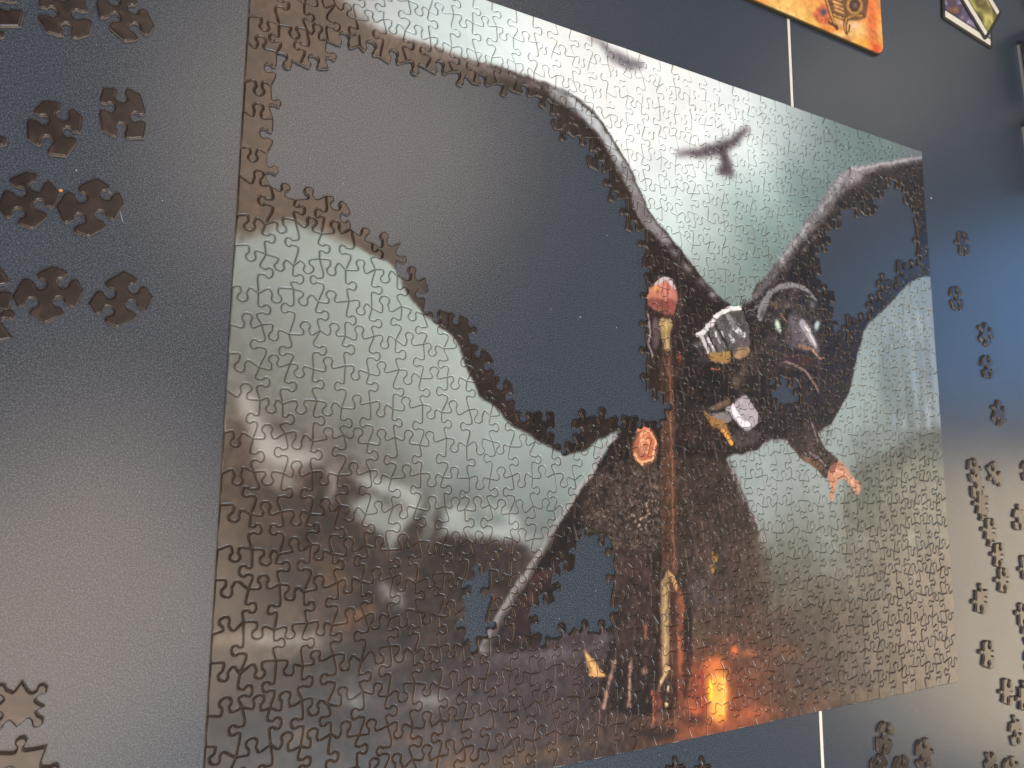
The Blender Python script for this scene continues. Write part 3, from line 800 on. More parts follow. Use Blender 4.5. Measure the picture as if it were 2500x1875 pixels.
def crossings(P):
    """pairs of segments in which a closed outline crosses itself"""
    P = np.asarray(P, np.float32) * 1000
    a, b = P, np.roll(P, -1, 0)
    N = len(P)
    d = b - a
    w = a[None] - a[:, None]
    s1 = d[:, None, 0] * w[..., 1] - d[:, None, 1] * w[..., 0]      # side of a[n] seen from segment m
    s2 = np.roll(s1, -1, 1)                                        # side of b[n]
    hit = (s1 * s2 < 0)
    hit &= hit.T
    k = np.abs(np.arange(N)[:, None] - np.arange(N)[None])
    hit &= (k > 1) & (k < N - 1)
    return np.argwhere(np.triu(hit))


def crosses(P):
    return len(crossings(P)) > 0


def safe_inset(poly, d):
    """inset whose small loops (at sharp corners) are pulled together to their crossing point"""
    Q = inset(poly, d)
    N = len(Q)
    for _ in range(4):
        busy = False
        for x, y in crossings(Q):
            if y - x <= 12:
                idx = range(x + 1, y + 1)
            elif N - (y - x) <= 12:
                idx = [t % N for t in range(y + 1, x + N + 1)]
            else:
                continue
            a, b, c, e = Q[x], Q[(x + 1) % N], Q[y], Q[(y + 1) % N]
            r, t = b - a, e - c
            den = r[0] * t[1] - r[1] * t[0]
            if abs(den) < 1e-16:
                continue
            u = ((c[0] - a[0]) * t[1] - (c[1] - a[1]) * t[0]) / den
            p = a + r * min(max(u, 0), 1)
            n_ = len(idx)
            for m, q in enumerate(idx):
                Q[q] = p + (Q[(y + 1) % N if y - x <= 12 else (x + 1) % N] - p) * 1e-3 * m / n_
            busy = True
        if not busy:
            break
    return Q


def rings_mesh(rings, z0_cap=True):
    """rings: list of (N x 2 outline, z) from bottom to top -> verts, faces (bottom cap, walls..., top cap)"""
    N = len(rings[0][0])
    v = []
    for P, z in rings:
        v += [(x, y, z) for x, y in P]
    f = []
    for r in range(len(rings) - 1):
        a, b = r * N, (r + 1) * N
        for i in range(N):
            j = (i + 1) % N
            f.append((a + i, a + j, b + j, b + i))
    f.append(tuple(range((len(rings) - 1) * N, len(rings) * N)))
    f.append(tuple(range(N - 1, -1, -1)))
    return v, f


# ------------------------------------------------------------------ the table
SEAM = 0.1364
zt, th = 0.0, 0.028
for x0, x1 in ((-1.05, SEAM - 0.0017), (SEAM + 0.0017, 1.25)):
    P = round_rect(x1 - x0, 1.7, 0.002, 3)
    v, f = rings_mesh([(P, -th), (P, zt - 0.0005), (inset(P, 0.0005), zt)])
    t = mesh_obj('table_leaf', v, f, [MAT_TABLE], loc=((x0 + x1) / 2, 0.05, 0))
    tag(t, kind='structure')
v, f = box_vf(-0.00155, 0.00155, -0.8, 0.9, -0.02, -0.00025)
tag(mesh_obj('edge_strip', v, f, [MAT_STRIP], loc=(SEAM, 0, 0)),
    'thin cream strip in the seam between the two dark table leaves', 'strip')

# ------------------------------------------------------------------ jigsaw cutting
NC, NR = 40, 25
cw, ch = PW / NC, PH / NR
rg = random.Random(77)
LEFT_OFF = {3: .06, 4: -.15, 5: .06, 6: -.08, 7: .03, 8: -.19, 9: -.05, 10: -.19, 11: -.02, 12: .02, 13: -.2, 14: -.22, 15: -.08, 16: 0,
            17: -.2, 18: -.05, 19: -.3, 20: .05, 21: -.25, 22: .02, 23: -.25}
V = {}
for i in range(NC + 1):
    for j in range(NR + 1):
        s_ = -1 if (i + j) % 2 else 1
        dx = cw * (0.05 * s_ + rg.gauss(0, .05))
        dy = ch * (0.08 * s_ + rg.gauss(0, .05))
        if i in (0, NC):
            dx = 0
            if i == 0:
                dy = -ch * LEFT_OFF.get(NR - j, -.1)
        if j in (0, NR):
            dy = 0
        V[i, j] = np.array([i * cw - PW / 2 + dx, j * ch - PH / 2 + dy])
for i, j in ((0, 0), (NC, 0), (0, NR), (NC, NR)):
    V[i, j] = np.array([i * cw - PW / 2, j * ch - PH / 2])


def tab_edge(a, b, sgn, r, bulge=(0.02, 0.14), size=1.0, tall=1.0):
    """cut line from a to b with one knob on its left (sgn 1) or right (sgn -1)"""
    d = b - a
    L = np.linalg.norm(d)
    d = d / L
    n = np.array([-d[1], d[0]]) * sgn
    c = L * r.uniform(.43, .57)
    k = 0.001 * size * r.uniform(.92, 1.06)
    h = k * tall
    b1, b2 = L * r.uniform(*bulge), L * r.uniform(*bulge)
    nk = r.uniform(1.5, 1.8)
    lean = r.uniform(-.4, .4)
    hw = r.uniform(2.65, 2.95)
    e1, e2 = c - 2.35 * k, L - c - 2.35 * k
    q = [(0, 0), (.36 * e1, -.45 * b1), (.74 * e1, -b1), (e1, -.9 * b1), (c - (nk + .2) * k, .2 * h), (c - nk * k, 1.6 * h), (c - (hw - .3 - lean * .3) * k, 3.0 * h), (c - (hw - lean * .5) * k, 4.4 * h),
         (c - (1.9 - lean) * k, 6.0 * h), (c + lean * k, 6.6 * h), (c + (1.9 + lean) * k, 6.0 * h), (c + (hw + lean * .5) * k, 4.4 * h), (c + (hw - .3 + lean * .3) * k, 3.0 * h), (c + nk * k, 1.6 * h),
         (c + (nk + .2) * k, .2 * h), (L - e2, -.9 * b2), (L - .74 * e2, -b2), (L - .36 * e2, -.45 * b2), (L, 0)]
    Q = curve(q, 2, False)
    return a + Q[:, :1] * d + Q[:, 1:] * n


EH, EV = {}, {}
SH, SV = {}, {}
for i in range(NC):
    for j in range(NR + 1):
        if j in (0, NR):
            EH[i, j] = np.array([V[i, j], V[i + 1, j]])
        else:
            up = 1 if (i + j) % 2 else -1      # knob belongs to the 'odd' cell and reaches into the 'even' one
            SH[i, j] = -up if rg.random() < .27 else up
            EH[i, j] = tab_edge(V[i, j], V[i + 1, j], SH[i, j], rg, (0.02, 0.15), 1.0, 1.0)
for i in range(NC + 1):
    for j in range(NR):
        if i in (0, NC):
            EV[i, j] = np.array([V[i, j], V[i, j + 1]])
        else:
            lf = 1 if (i + j) % 2 else -1
            SV[i, j] = -lf if rg.random() < .22 else lf
            EV[i, j] = tab_edge(V[i, j], V[i, j + 1], SV[i, j], rg, (0.02, 0.13), 0.96, 0.86)


def cell_outline(i, j):
    return np.vstack([EH[i, j][:-1], EV[i + 1, j][:-1], EH[i, j + 1][::-1][:-1], EV[i, j][::-1][:-1]])


for px, py in ((1578, 722), (1576, 905)):       # knobs that the photograph shows on the hole's right border
    p = on_plane(px, py, PT)
    i, j = min(SV, key=lambda t: abs((V[t][0] + V[t[0], t[1] + 1][0]) / 2 - p[0]) + abs((V[t][1] + V[t[0], t[1] + 1][1]) / 2 - p[1]))
    SV[i, j] = 1
    EV[i, j] = tab_edge(V[i, j], V[i, j + 1], 1, rg, (0.0, 0.06), 0.95, 0.86)
todo = {(i, j) for i in range(NC) for j in range(NR)}
for _ in range(10):                            # recut the lines of pieces whose outline would cross itself
    bad = [(i, j) for i, j in sorted(todo) if crosses(safe_inset(cell_outline(i, j), 0.0005))]
    todo = {(i + a, j + b_) for i, j in bad for a in (-1, 0, 1) for b_ in (-1, 0, 1) if 0 <= i + a < NC and 0 <= j + b_ < NR}
    if not bad:
        break
    for i, j in bad:
        for jj in (j, j + 1):
            if (i, jj) in SH:
                EH[i, jj] = tab_edge(V[i, jj], V[i + 1, jj], SH[i, jj], rg, (0.0, 0.13 - .012 * _), 1.0 - .025 * _, 0.98 - .01 * _)
        for ii in (i, i + 1):
            if (ii, j) in SV:
                EV[ii, j] = tab_edge(V[ii, j], V[ii, j + 1], SV[ii, j], rg, (0.0, 0.12 - .011 * _), 0.95 - .025 * _, 0.86 - .01 * _)

GAP = 0.00005


def piece_mesh(outline, uv_of, r, tilt=0.006, lift=0.00012):
    """-> verts (about the outline's centre), faces, uvs, material index, smooth flags, centre"""
    c = outline.mean(0)
    P0 = inset(outline, GAP)
    k = 1.0
    while True:
        P1, Pm, P2 = (safe_inset(outline, GAP + q * k) for q in (0.00012, 0.00042, 0.00086))
        if k < .15 or not (crosses(P2) or crosses(Pm)):
            break
        k *= .75
    v, f = rings_mesh([(P0, 0.0), (P0, PT - 0.00085), (P1, PT - 0.00058), (Pm, PT - 0.00021), (P2, PT)])
    N = len(outline)
    flat = np.vstack([P0, P0, P1, Pm, P2])
    uv = np.stack(uv_of(flat[:, 0], flat[:, 1]), 1)
    fm = [1] * N + [2] * N + [0] * (2 * N) + [0, 1]
    sm = [True] * (4 * N) + [False, False]
    tx, ty, dz = r.gauss(0, tilt), r.gauss(0, tilt), abs(r.gauss(0, lift))
    vv = []
    for x, y, z in v:
        x, y = x - c[0], y - c[1]
        vv.append((x, y, max(z + dz + (tx * x + ty * y) * (z / PT), 0.00002)))
    return vv, f, uv, fm, sm, c


def uv_flat(x, y):
    return (x / PW + .5, y / PH + .5)


# ------------------------------------------------------------------ which cells are empty
HOLES = [
    [(668, 150), (755, 150), (800, 142), (802, 85), (866, 85), (872, 122), (936, 120), (985, 132), (1040, 160), (1090, 182), (1145, 196), (1200, 216), (1245, 216), (1290, 250), (1322, 232), (1350, 262),
     (1346, 300), (1372, 322), (1402, 332), (1426, 352), (1432, 410), (1475, 428), (1482, 480), (1510, 492), (1516, 530), (1532, 562), (1556, 572), (1564, 640), (1568, 700), (1572, 960), (1610, 972),
     (1612, 1012), (1500, 1022), (1470, 1016), (1400, 1016), (1394, 1088), (1350, 1088), (1348, 1010), (1266, 1008), (1262, 980), (1246, 968), (1246, 930), (1198, 930), (1192, 840), (1152, 830), (1150, 768),
     (1062, 764), (1020, 760), (1024, 720), (1000, 690), (978, 678), (974, 640), (955, 620), (930, 602), (905, 592), (868, 590), (866, 500), (858, 482), (800, 482), (742, 474), (670, 448)],
    [(2150, 447), (2200, 455), (2226, 470), (2232, 520), (2236, 640), (2210, 650), (2205, 680), (2165, 690), (2130, 716), (2112, 760), (2085, 786), (2080, 812), (2035, 826), (2030, 740), (2000, 722), (2000, 690),
     (2024, 660), (2020, 640), (1990, 626), (1990, 600), (2016, 580), (2016, 552), (2046, 530), (2130, 530), (2132, 490), (2146, 480)],
    [(1405, 1312), (1485, 1312), (1492, 1530), (1470, 1550), (1290, 1546), (1290, 1470), (1352, 1455), (1352, 1420), (1336, 1410), (1340, 1390), (1400, 1370)],
    [(1126, 1395), (1190, 1395), (1190, 1568), (1126, 1568)],
    [(1885, 930), (1940, 930), (1940, 978), (1885, 978)],
]


def inside(p, poly):
    x, y = p
    r = False
    for k in range(len(poly)):
        (ax, ay), (bx, by) = poly[k - 1], poly[k]
        if (ay > y) != (by > y) and x < ax + (y - ay) * (bx - ax) / (by - ay):
            r = not r
    return r


HP = [[tuple(on_plane(x, y, PT)[:2]) for x, y in h] for h in HOLES]
missing = set()
for i in range(NC):
    for j in range(NR):
        c = (V[i, j] + V[i + 1, j] + V[i, j + 1] + V[i + 1, j + 1]) / 4
        hit = 0
        for u in (-.3, 0, .3):
            for w_ in (-.3, 0, .3):
                p = (c[0] + u * cw, c[1] + w_ * ch)
                hit += any(inside(p, h) for h in HP)
        if hit >= 5:
            missing.add((i, j))

# ------------------------------------------------------------------ the jigsaw
puzzle = empty('jigsaw_puzzle', (0, 0, 0))
tag(puzzle, 'large unfinished jigsaw of a winged raven figure, dark holes in both wings', 'jigsaw')
cells = []
for i in range(NC):
    for j in range(NR):
        if (i, j) in missing:
            continue
        c = (V[i, j] + V[i + 1, j] + V[i, j + 1] + V[i + 1, j + 1]) / 4
        px, py = project((c[0], c[1], PT))
        vis = -25 < px < 2525 and -25 < py < 1900
        q = CAM_ROT.T @ (np.array([c[0], c[1], PT]) - CAM_LOC)
        dist = np.linalg.norm(q)
        area = (CAM_LOC[2] / dist) / dist ** 2 * (dist / -q[2]) ** 3
        cells.append((-(area if vis else 0), i, j, c))
cells.sort(key=lambda t: t[0])
fv, ff, fu, fmm, fs = [], [], [], [], []
rp = random.Random(5)
for n, (k, i, j, c) in enumerate(cells):
    v, f, uv, fm, sm, cc = piece_mesh(cell_outline(i, j), uv_flat, rp)
    if n < 300:
        mesh_obj('puzzle_piece', v, f, [MAT_PRINT, MAT_CARD, MAT_RIM], puzzle, uv, fm, sm, (cc[0], cc[1], 0))
    else:
        o_ = len(fv)
        fv += [(x + cc[0], y + cc[1], z) for x, y, z in v]
        ff += [tuple(a + o_ for a in t) for t in f]
        fu.append(uv)
        fmm += fm
        fs += sm
o = mesh_obj('puzzle_pieces', fv, ff, [MAT_PRINT, MAT_CARD, MAT_RIM], puzzle, np.vstack(fu), fmm, fs)
tag(o, kind='stuff')

# ------------------------------------------------------------------ loose pieces on the table
def loose(px, py, rot, tabs, label, home=(980, 420), size=(1.0, 1.0), seed=0, z=0.0, zrot=None):
    """tabs: knob (1) or notch (-1) for bottom, right, top, left"""
    r = random.Random(seed * 31 + 7)
    w, h = cw * size[0], ch * size[1]
    K = [np.array(p) + np.array([r.gauss(0, .0007), r.gauss(0, .0007)]) for p in ((-w / 2, -h / 2), (w / 2, -h / 2), (w / 2, h / 2), (-w / 2, h / 2))]
    segs = []
    for e in range(4):
        segs.append(tab_edge(K[e], K[(e + 1) % 4], -tabs[e], r, (0.0, 0.07) if tabs[e] > 0 else (0.05, 0.14), 0.92, 0.98)[:-1])
    out = np.vstack(segs)
    ca, sa = math.cos(math.radians(rot)), math.sin(math.radians(rot))
    hp = on_plane(home[0], home[1], PT)
    v, f, uv, fm, sm, cc = piece_mesh(out, lambda x, y: uv_flat(hp[0] + x, hp[1] + y), r, 0.006)
    p = on_plane(px, py, PT / 2 + z)
    o = mesh_obj('loose_puzzle_piece', v, f, [MAT_PRINT, MAT_CARD, MAT_RIM], None, uv, fm, sm, (p[0], p[1], z))
    o.rotation_euler = (0, 0, math.radians(rot))
    tag(o, label, 'puzzle piece', 'loose puzzle pieces lying on the table')
    return o


X4 = (-1, -1, -1, -1)
BIG = (1.16, 1.16)
LOOSE = [
    # left of the jigsaw
    (-22, 12, 20, (1, -1, 1, -1), 'cropped loose puzzle piece in the top left corner of the picture', BIG),
    (157, 32, 12, X4, 'dark loose piece left of another at the top edge, above the left pile', BIG),
    (303, 36, 42, X4, 'dark cross-shaped loose piece at the top edge, nearest the jigsaw corner', BIG),
    (135, 312, -14, X4, 'dark cross-shaped piece just left of and lower than its upright neighbour', BIG),
    (298, 276, 3, X4, 'brownish upright cross-shaped piece standing alone right of a darker one', BIG),
    (70, 488, -28, X4, 'dark piece with an orange crumb at its right tip', BIG),
    (224, 506, -38, X4, 'dark tilted piece with a white hair beside its right arm', BIG),
    (119, 717, -40, X4, 'darkest tilted cross-shaped piece of the lowest dark row, left one', BIG),
    (295, 733, -38, X4, 'olive brown tilted cross-shaped piece, right one of the lowest dark row', BIG),
    (-50, 706, 10, (1, -1, 1, -1), 'sliver of a loose piece cut by the left edge, upper of two', BIG),
    (-48, 796, 30, (1, 1, -1, -1), 'sliver of a loose piece cut by the left edge, lower of two', BIG),
    (-66, 335, 0, (1, 1, -1, -1), 'tip of a loose piece at the left edge level with the second row', BIG),
    (48, 1724, 42, (1, 1, 1, 1), 'tan loose piece with knobs on all sides near the lower left edge', (.86, .80)),
    (54, 1888, 0, (1, 1, 1, -1), 'tan loose piece with one knob pointing up, cut by the bottom left edge', (1.1, 1.1)),
    # along the bottom
    (1650, 1908, -6, (1, -1, 1, -1), 'loose piece showing only a rounded knob at the bottom edge', (1, 1)),
    (1716, 1906, -4, (-1, -1, 1, -1), 'loose piece with knob and square shoulders at the bottom edge', (1, 1.05)),
    (2160, 1800, -18, (-1, -1, -1, -1), 'dark brown loose piece below the jigsaw, nearest to its bottom edge', (1.1, 1.1)),
    (2257, 1842, 8, (-1, 1, -1, -1), 'dark loose piece with a knob to the right near the bottom edge', (1.1, 1.1)),
    (2148, 1884, 14, (-1, -1, -1, -1), 'dark loose piece cut by the bottom edge, just below a whole one', (1.1, 1.1)),
    (2202, 1886, -12, (-1, 1, -1, -1), 'dark loose piece cut by the bottom edge, between two others', (1.1, 1.1)),
    (2480, 1786, 4, (-1, -1, 1, -1), 'brown loose piece with a knob on top at the right edge, lowest whole one', (1, 1)),
    (2421, 1872, 25, (-1, -1, 1, -1), 'brown loose piece cut by the bottom edge with a knob up', (1, 1)),
    (2468, 1880, 10, (-1, 1, -1, -1), 'brown loose piece cut by the bottom edge, nearest the right corner', (1, 1)),
    # right of the jigsaw, upper part in blue light
    (2351, 593, 4, (-1, -1, -1, 1), 'brown loose piece on blue-lit table, topmost of the right column', (1.05, 1.05)),
    (2336, 727, 2, (-1, -1, -1, -1), 'brown loose piece on blue-lit table, second of the right column', (1.0, 1.0)),
    (2407, 815, -32, (-1, -1, -1, 1), 'tilted brown loose piece on blue-lit table just above another', (1.05, 1.05)),
    (2411, 896, 6, (-1, -1, -1, -1), 'brown loose piece on blue-lit table just below a tilted one', (1.0, 1.0)),
    (2439, 1010, -30, (-1, 1, -1, 1), 'tilted brown loose piece standing alone at the lower end of the blue light', (1.05, 1.05)),
    # the chain of touching pieces
    (2379, 1148, 10, (-1, 1, -1, -1), 'loose piece at the upper left end of the touching chain', (1, 1)),
    (2428, 1158, 30, (1, -1, -1, 1), 'loose piece at the upper right end of the touching chain', (1, 1)),
    (2386, 1186, -8, (-1, 1, 1, -1), 'loose piece of the chain right below its upper left end', (1, 1)),
    (2396, 1232, -14, (1, -1, 1, 1), 'loose piece of the chain with pointed knobs, third from the top', (1, 1)),
    (2416, 1296, -12, (1, -1, -1, 1), 'cream-lit loose piece in the middle of the touching chain', (1, 1)),
    (2437, 1356, -10, (-1, -1, -1, 1), 'cream-lit loose piece second from the lower end of the chain', (1, 1)),
    (2448, 1416, -6, (-1, -1, -1, 1), 'cream-lit loose piece at the lower end of the touching chain', (1, 1)),
    # lower right, in warm light
    (2393, 1464, -8, (-1, -1, 1, 1), 'cream-lit loose piece left below the end of the chain', (1.05, 1.08)),
    (2411, 1596, -10, (-1, -1, -1, 1), 'cream-lit loose piece level with the lower right corner of the jigsaw', (1.05, 1.08)),
    (2458, 1690, -14, (-1, -1, -1, 1), 'cream-lit loose piece with a notch below, right of the jigsaw corner', (1.05, 1.05)),
    (2497, 1702, -6, (-1, -1, 1, 1), 'cream-lit loose piece cut by the right edge beside another', (1.05, 1.05)),
    (2488, 1266, -6, (-1, 1, 1, -1), 'loose piece with a knob up at the right edge beside the chain', (1, 1)),
    (2504, 1386, 0, (-1, 1, -1, 1), 'loose piece at the right edge level with the lower chain', (1, 1)),
    (2497, 1500, -8, (-1, 1, -1, 1), 'cream-lit loose piece cut by the right edge below the chain', (1, 1)),
    (2512, 1546, 12, (1, 1, -1, -1), 'sliver of a cream-lit piece at the right edge touching the one above', (1, 1)),
    (2509, 1150, 8, (1, 1, -1, -1), 'dark sliver of a loose piece at the right edge, level with the chain top', (1, 1)),
    (2517, 1616, 8, (1, 1, -1, -1), 'dark sliver of a loose piece at the right edge above the last bright ones', (1, 1)),
]
hr = random.Random(21)
for n, (px, py, rot, tabs, label, size) in enumerate(LOOSE):
    while True:
        home = (hr.uniform(720, 1540), hr.uniform(180, 980))
        if all(inside((home[0] + a, home[1] + b_), HOLES[0]) for a in (-55, 55) for b_ in (-55, 55)):
            break
    loose(px, py, rot, tabs, label, home, size, n)

# ------------------------------------------------------------------ orange stitched mat (upper right)
MX0, MX1, MY0, MY1, MT = -0.020, 0.2648, 0.3395, 0.560, 0.0040
MW, MH = MX1 - MX0, MY1 - MY0
mc = ((MX0 + MX1) / 2, (MY0 + MY1) / 2)
MPP = 3000.0


def to_mat(px, py):
    p = on_plane(px, py, MT)
    return ((p[0] - MX0) * MPP, (p[1] - MY0) * MPP)


B = Print(int(MW * MPP), int(MH * MPP), to_mat)
B.c[:] = (236, 176, 92)
B.c += (B.n1 * 40)[:, :, None] * np.array([.4, 1, .8])
for x, y, rx, ry, c, o in ((1900, 10, 60, 40, (250, 214, 120), .8), (1960, 60, 70, 26, (246, 206, 96), .8), (2060, 80, 60, 18, (240, 216, 140), .8), (2110, 110, 40, 16, (246, 190, 66), .8), (1850, 10, 20, 14, (220, 90, 40), .6),
                           (2130, 60, 14, 60, (232, 112, 56), .8), (2120, 10, 18, 30, (240, 130, 70), .7), (2140, 120, 14, 16, (226, 74, 36), .8), (2030, 70, 30, 10, (232, 130, 50), .6), (1990, 0, 40, 20, (238, 176, 96), .6),
                           (2070, 95, 12, 8, (176, 106, 60), .5), (1985, 72, 60, 8, (226, 120, 40), .5), (1920, 40, 40, 14, (250, 226, 150), .6), (2085, 62, 14, 8, (232, 208, 196), .7), (2050, 58, 8, 6, (236, 206, 196), .7)):
    B.blob(x, y, rx, ry, c, o)
B.poly([(1985, 36), (2000, 16), (2022, 10), (2028, 40), (2024, 58), (2000, 56)], (206, 104, 66), 5, .85, .3)
B.blob(2010, 30, 9, 9, (112, 96, 122), .95, 0, hard=2)
B.blob(2010, 30, 4, 5, (70, 62, 92), .9)
DK, GD = (92, 66, 34), (206, 160, 92)
B.poly([(2012, -40), (2112, -40), (2116, 30), (2104, 48), (2072, 50), (2050, 40), (2030, 36)], (96, 72, 52), 4, .85, .3)
for P, w0, c in (([(2014, -10), (2026, 26), (2034, 52), (2042, 68)], 9, DK), ([(2014, -10), (2026, 26), (2034, 50), (2040, 62)], 5, GD),
                 ([(2034, 4), (2056, 12)], 4, GD), ([(2036, 14), (2058, 22)], 4, GD), ([(2038, 24), (2060, 32)], 4, GD), ([(2034, -6), (2054, 0)], 4, GD),
                 ([(2036, 36), (2062, 46), (2082, 38), (2106, 36)], 7, DK), ([(2036, 36), (2062, 46), (2082, 38), (2104, 38)], 4, GD),
                 ([(2066, 46), (2062, 66), (2066, 80)], 8, DK), ([(2066, 46), (2062, 64), (2064, 76)], 4, GD), ([(2024, 56), (2044, 66)], 5, DK), ([(2074, 62), (2072, 78)], 3, DK)):
    B.stroke(P, w0, c, w0 * .8, soft=2, noise=.3)
B.blob(2086, 14, 23, 26, DK, 1, 0, hard=4)
B.blob(2086, 14, 20, 23, GD, 1, 0, hard=4, noise=.3)
B.blob(2086, 13, 14, 17, (70, 50, 34), 1, 0, hard=4)
B.blob(2087, 13, 7, 8, (112, 98, 92), .9, 0, hard=2)
B.c *= np.array([.95, .89, .90], np.float32)
B.c *= (1 + .10 * B.n2 + .16 * fbm(B.h, B.w, 30, 9, 4))[:, :, None]
MAT_MAT = print_material('orange_printed_cloth', B.image('mat_print'), 0.7, (2500, 0.5, 0.0003))
MAT_RUBBER = simple('black_rubber', (0.012, 0.011, 0.010), 0.8, 0.2, 400)
MAT_THREAD = simple('dark_olive_thread', (0.05, 0.036, 0.010), 0.75, 0.3, 900)
mroot = empty('stitched_mat', (mc[0], mc[1], 0))
tag(mroot, 'orange printed cloth mat with stitched edge and gold emblem, top right', 'mat')
P = round_rect(MW, MH, 0.011, 8)
v, f = rings_mesh([(P, 0.0), (P, MT - .0012), (inset(P, .0012), MT - .0012)])
mesh_obj('rubber_base', v, f, [MAT_RUBBER], mroot)
Pi = inset(P, 0.0005)
v, f = rings_mesh([(Pi, MT - .00118), (Pi, MT - .0004), (inset(P, .0014), MT)])
uvm = np.array([((x + MW / 2) / MW, (y + MH / 2) / MH) for x, y, z in v])
mesh_obj('printed_cloth', v, f, [MAT_MAT], mroot, uvm)
# stitches wrapped round the rim
sv, sf = [], []
Pc = np.vstack([P, P[:1]])
seg = np.linalg.norm(np.diff(Pc, axis=0), axis=1)
cum = np.r_[0, np.cumsum(seg)]
n = int(cum[-1] / 0.0019)
for k in range(n):
    s_ = cum[-1] * k / n
    e = min(np.searchsorted(cum, s_, 'right') - 1, len(seg) - 1)
    t_ = (s_ - cum[e]) / seg[e]
    p = Pc[e] + (Pc[e + 1] - Pc[e]) * t_
    d = (Pc[e + 1] - Pc[e]) / seg[e]
    nn = np.array([d[1], -d[0]])
    prof = [(0.0003, 0.0003), (0.00055, 0.0014), (0.00045, 0.0026), (0.0, MT - .0006), (-0.0009, MT - .0001)]
    o_ = len(sv)
    for u, z in prof:
        for sgn in (-1, 0, 1):
            q = p + nn * (u + (0.00025 if sgn == 0 else 0)) + d * sgn * 0.00062
            sv.append((q[0], q[1], z + (0.0002 if sgn == 0 and z > MT - .001 else 0)))
    for a in range(len(prof) - 1):
        for b_ in range(2):
            i0 = o_ + a * 3 + b_
            sf.append((i0, i0 + 1, i0 + 4, i0 + 3))
mesh_obj('stitching', sv, sf, [MAT_THREAD], mroot, smooth=[True] * len(sf))

# ------------------------------------------------------------------ cards
MAT_CARDEDGE = simple('dark_card_frame', (0.022, 0.017, 0.012), 0.45, 0.3, 200)
MAT_CREAM = simple('cream_card_panel', (0.76, 0.70, 0.60), 0.5, 0.04, 60)


def art(name, stops, scale):
    m, nt_, b_ = mat_new(name)
    noise_color(nt_, b_, scale, stops, 5.0, 'Object', 0.8)
    b_.inputs['Roughness'].default_value = 0.45
    return m


MAT_ART1 = art('violet_brown_painting', [(.30, (.30, .12, .03)), (.42, (.05, .04, .08)), (.55, (.14, .10, .18)), (.68, (.42, .34, .48))], 55)
MAT_ART2 = art('olive_yellow_painting', [(.30, (.05, .03, .02)), (.44, (.16, .12, .04)), (.56, (.34, .32, .07)), (.70, (.62, .48, .16))], 48)
MAT_ART3 = art('dark_painting', [(.35, (.01, .01, .012)), (.55, (.03, .03, .03)), (.7, (.07, .06, .05))], 60)
MAT_DIM = simple('grey_card_panel', (0.42, 0.44, 0.48), 0.5, 0.05, 60)


def card_parts(root, w, h, t, z, artm, panel, jitter=(0, 0)):
    """w along x: the long side; cream panels run along both long sides"""
    Pq = round_rect(w, h, 0.0035, 5) + np.array(jitter)
    v, f = rings_mesh([(Pq, z), (Pq, z + t - .0003), (inset(Pq, .0003), z + t)])
    body = mesh_obj('card_body', v, f, [MAT_CARDEDGE], root)
    for nm, m, y0, y1 in (('picture', artm, -h / 2 + .0125, h / 2 - .0125), ('cream_panel', panel, -h / 2 + .0032, -h / 2 + .0105), ('cream_panel', panel, h / 2 - .0105, h / 2 - .0032)):
        Q = round_rect(w - .0085, y1 - y0, .0012, 3) + np.array([0, (y0 + y1) / 2]) + np.array(jitter)
        v, f = rings_mesh([(Q, z + t - .0001), (Q, z + t + .00012)])
        mesh_obj(nm, v, f, [m], root)
    return body


# lower card: long side runs left to right
ang1 = math.atan2(409.2 - 417.3, 459.5 - 373.3)
w1_, h1_ = 0.092, 0.063
c1 = np.array([0.3715, 0.4165]) + np.array([math.cos(ang1), math.sin(ang1)]) * w1_ / 2 + np.array([-math.sin(ang1), math.cos(ang1)]) * h1_ / 2
r1 = empty('game_card', (c1[0], c1[1], 0), ang1)
card_parts(r1, w1_, h1_, 0.0018, 0, MAT_ART1, MAT_CREAM)
tag(r1, 'game card with violet picture and cream stripe, lying under a tilted card', 'card')
# upper card, turned, lying on the first one
z2 = 0.0020
a2, b2_ = on_plane(2408, 98, z2 + .0018), on_plane(2446, 32, z2 + .0018)
e2 = (b2_ - a2)[:2]
h2_ = np.linalg.norm(e2)
yd = e2 / h2_
xd = np.array([-yd[1], yd[0]])
ang2 = math.atan2(-xd[1], -xd[0])
w2_ = 0.092
c2 = a2[:2] + e2 / 2 + xd * w2_ / 2
r2 = empty('game_card', (c2[0], c2[1], z2), ang2)
card_parts(r2, w2_, h2_, 0.0018, 0, MAT_ART2, MAT_CREAM)
tag(r2, 'turned game card with olive yellow picture and cream stripes, on top of another', 'card')


def flat_tile(px0, py0, px1, py1, zb, label):
    """low dark tile whose pale left rim runs from pixel 0 to pixel 1"""
    a, b_ = on_plane(px0, py0, 0), on_plane(px1, py1, 0)
    e = (b_ - a)[:2]
    h = np.linalg.norm(e)
    yd_ = -e / h
    xd_ = np.array([yd_[1], -yd_[0]])
    c = a[:2] + e / 2 + xd_ * 0.03
    root = empty('game_tile', (c[0], c[1], 0), math.atan2(xd_[1], xd_[0]))
    Q = round_rect(0.06, h, .003, 4)
    v, f = rings_mesh([(Q, 0), (Q, zb * .72)])
    mesh_obj('pale_rim', v, f, [MAT_DIM], root)
    Q = round_rect(0.0615, h + .0015, .003, 4)
    v, f = rings_mesh([(Q, zb * .72 + .00005), (Q, zb - .0003), (inset(Q, .0003), zb)])
    mesh_obj('dark_top', v, f, [MAT_ART3], root)
    return tag(root, label, 'tile')


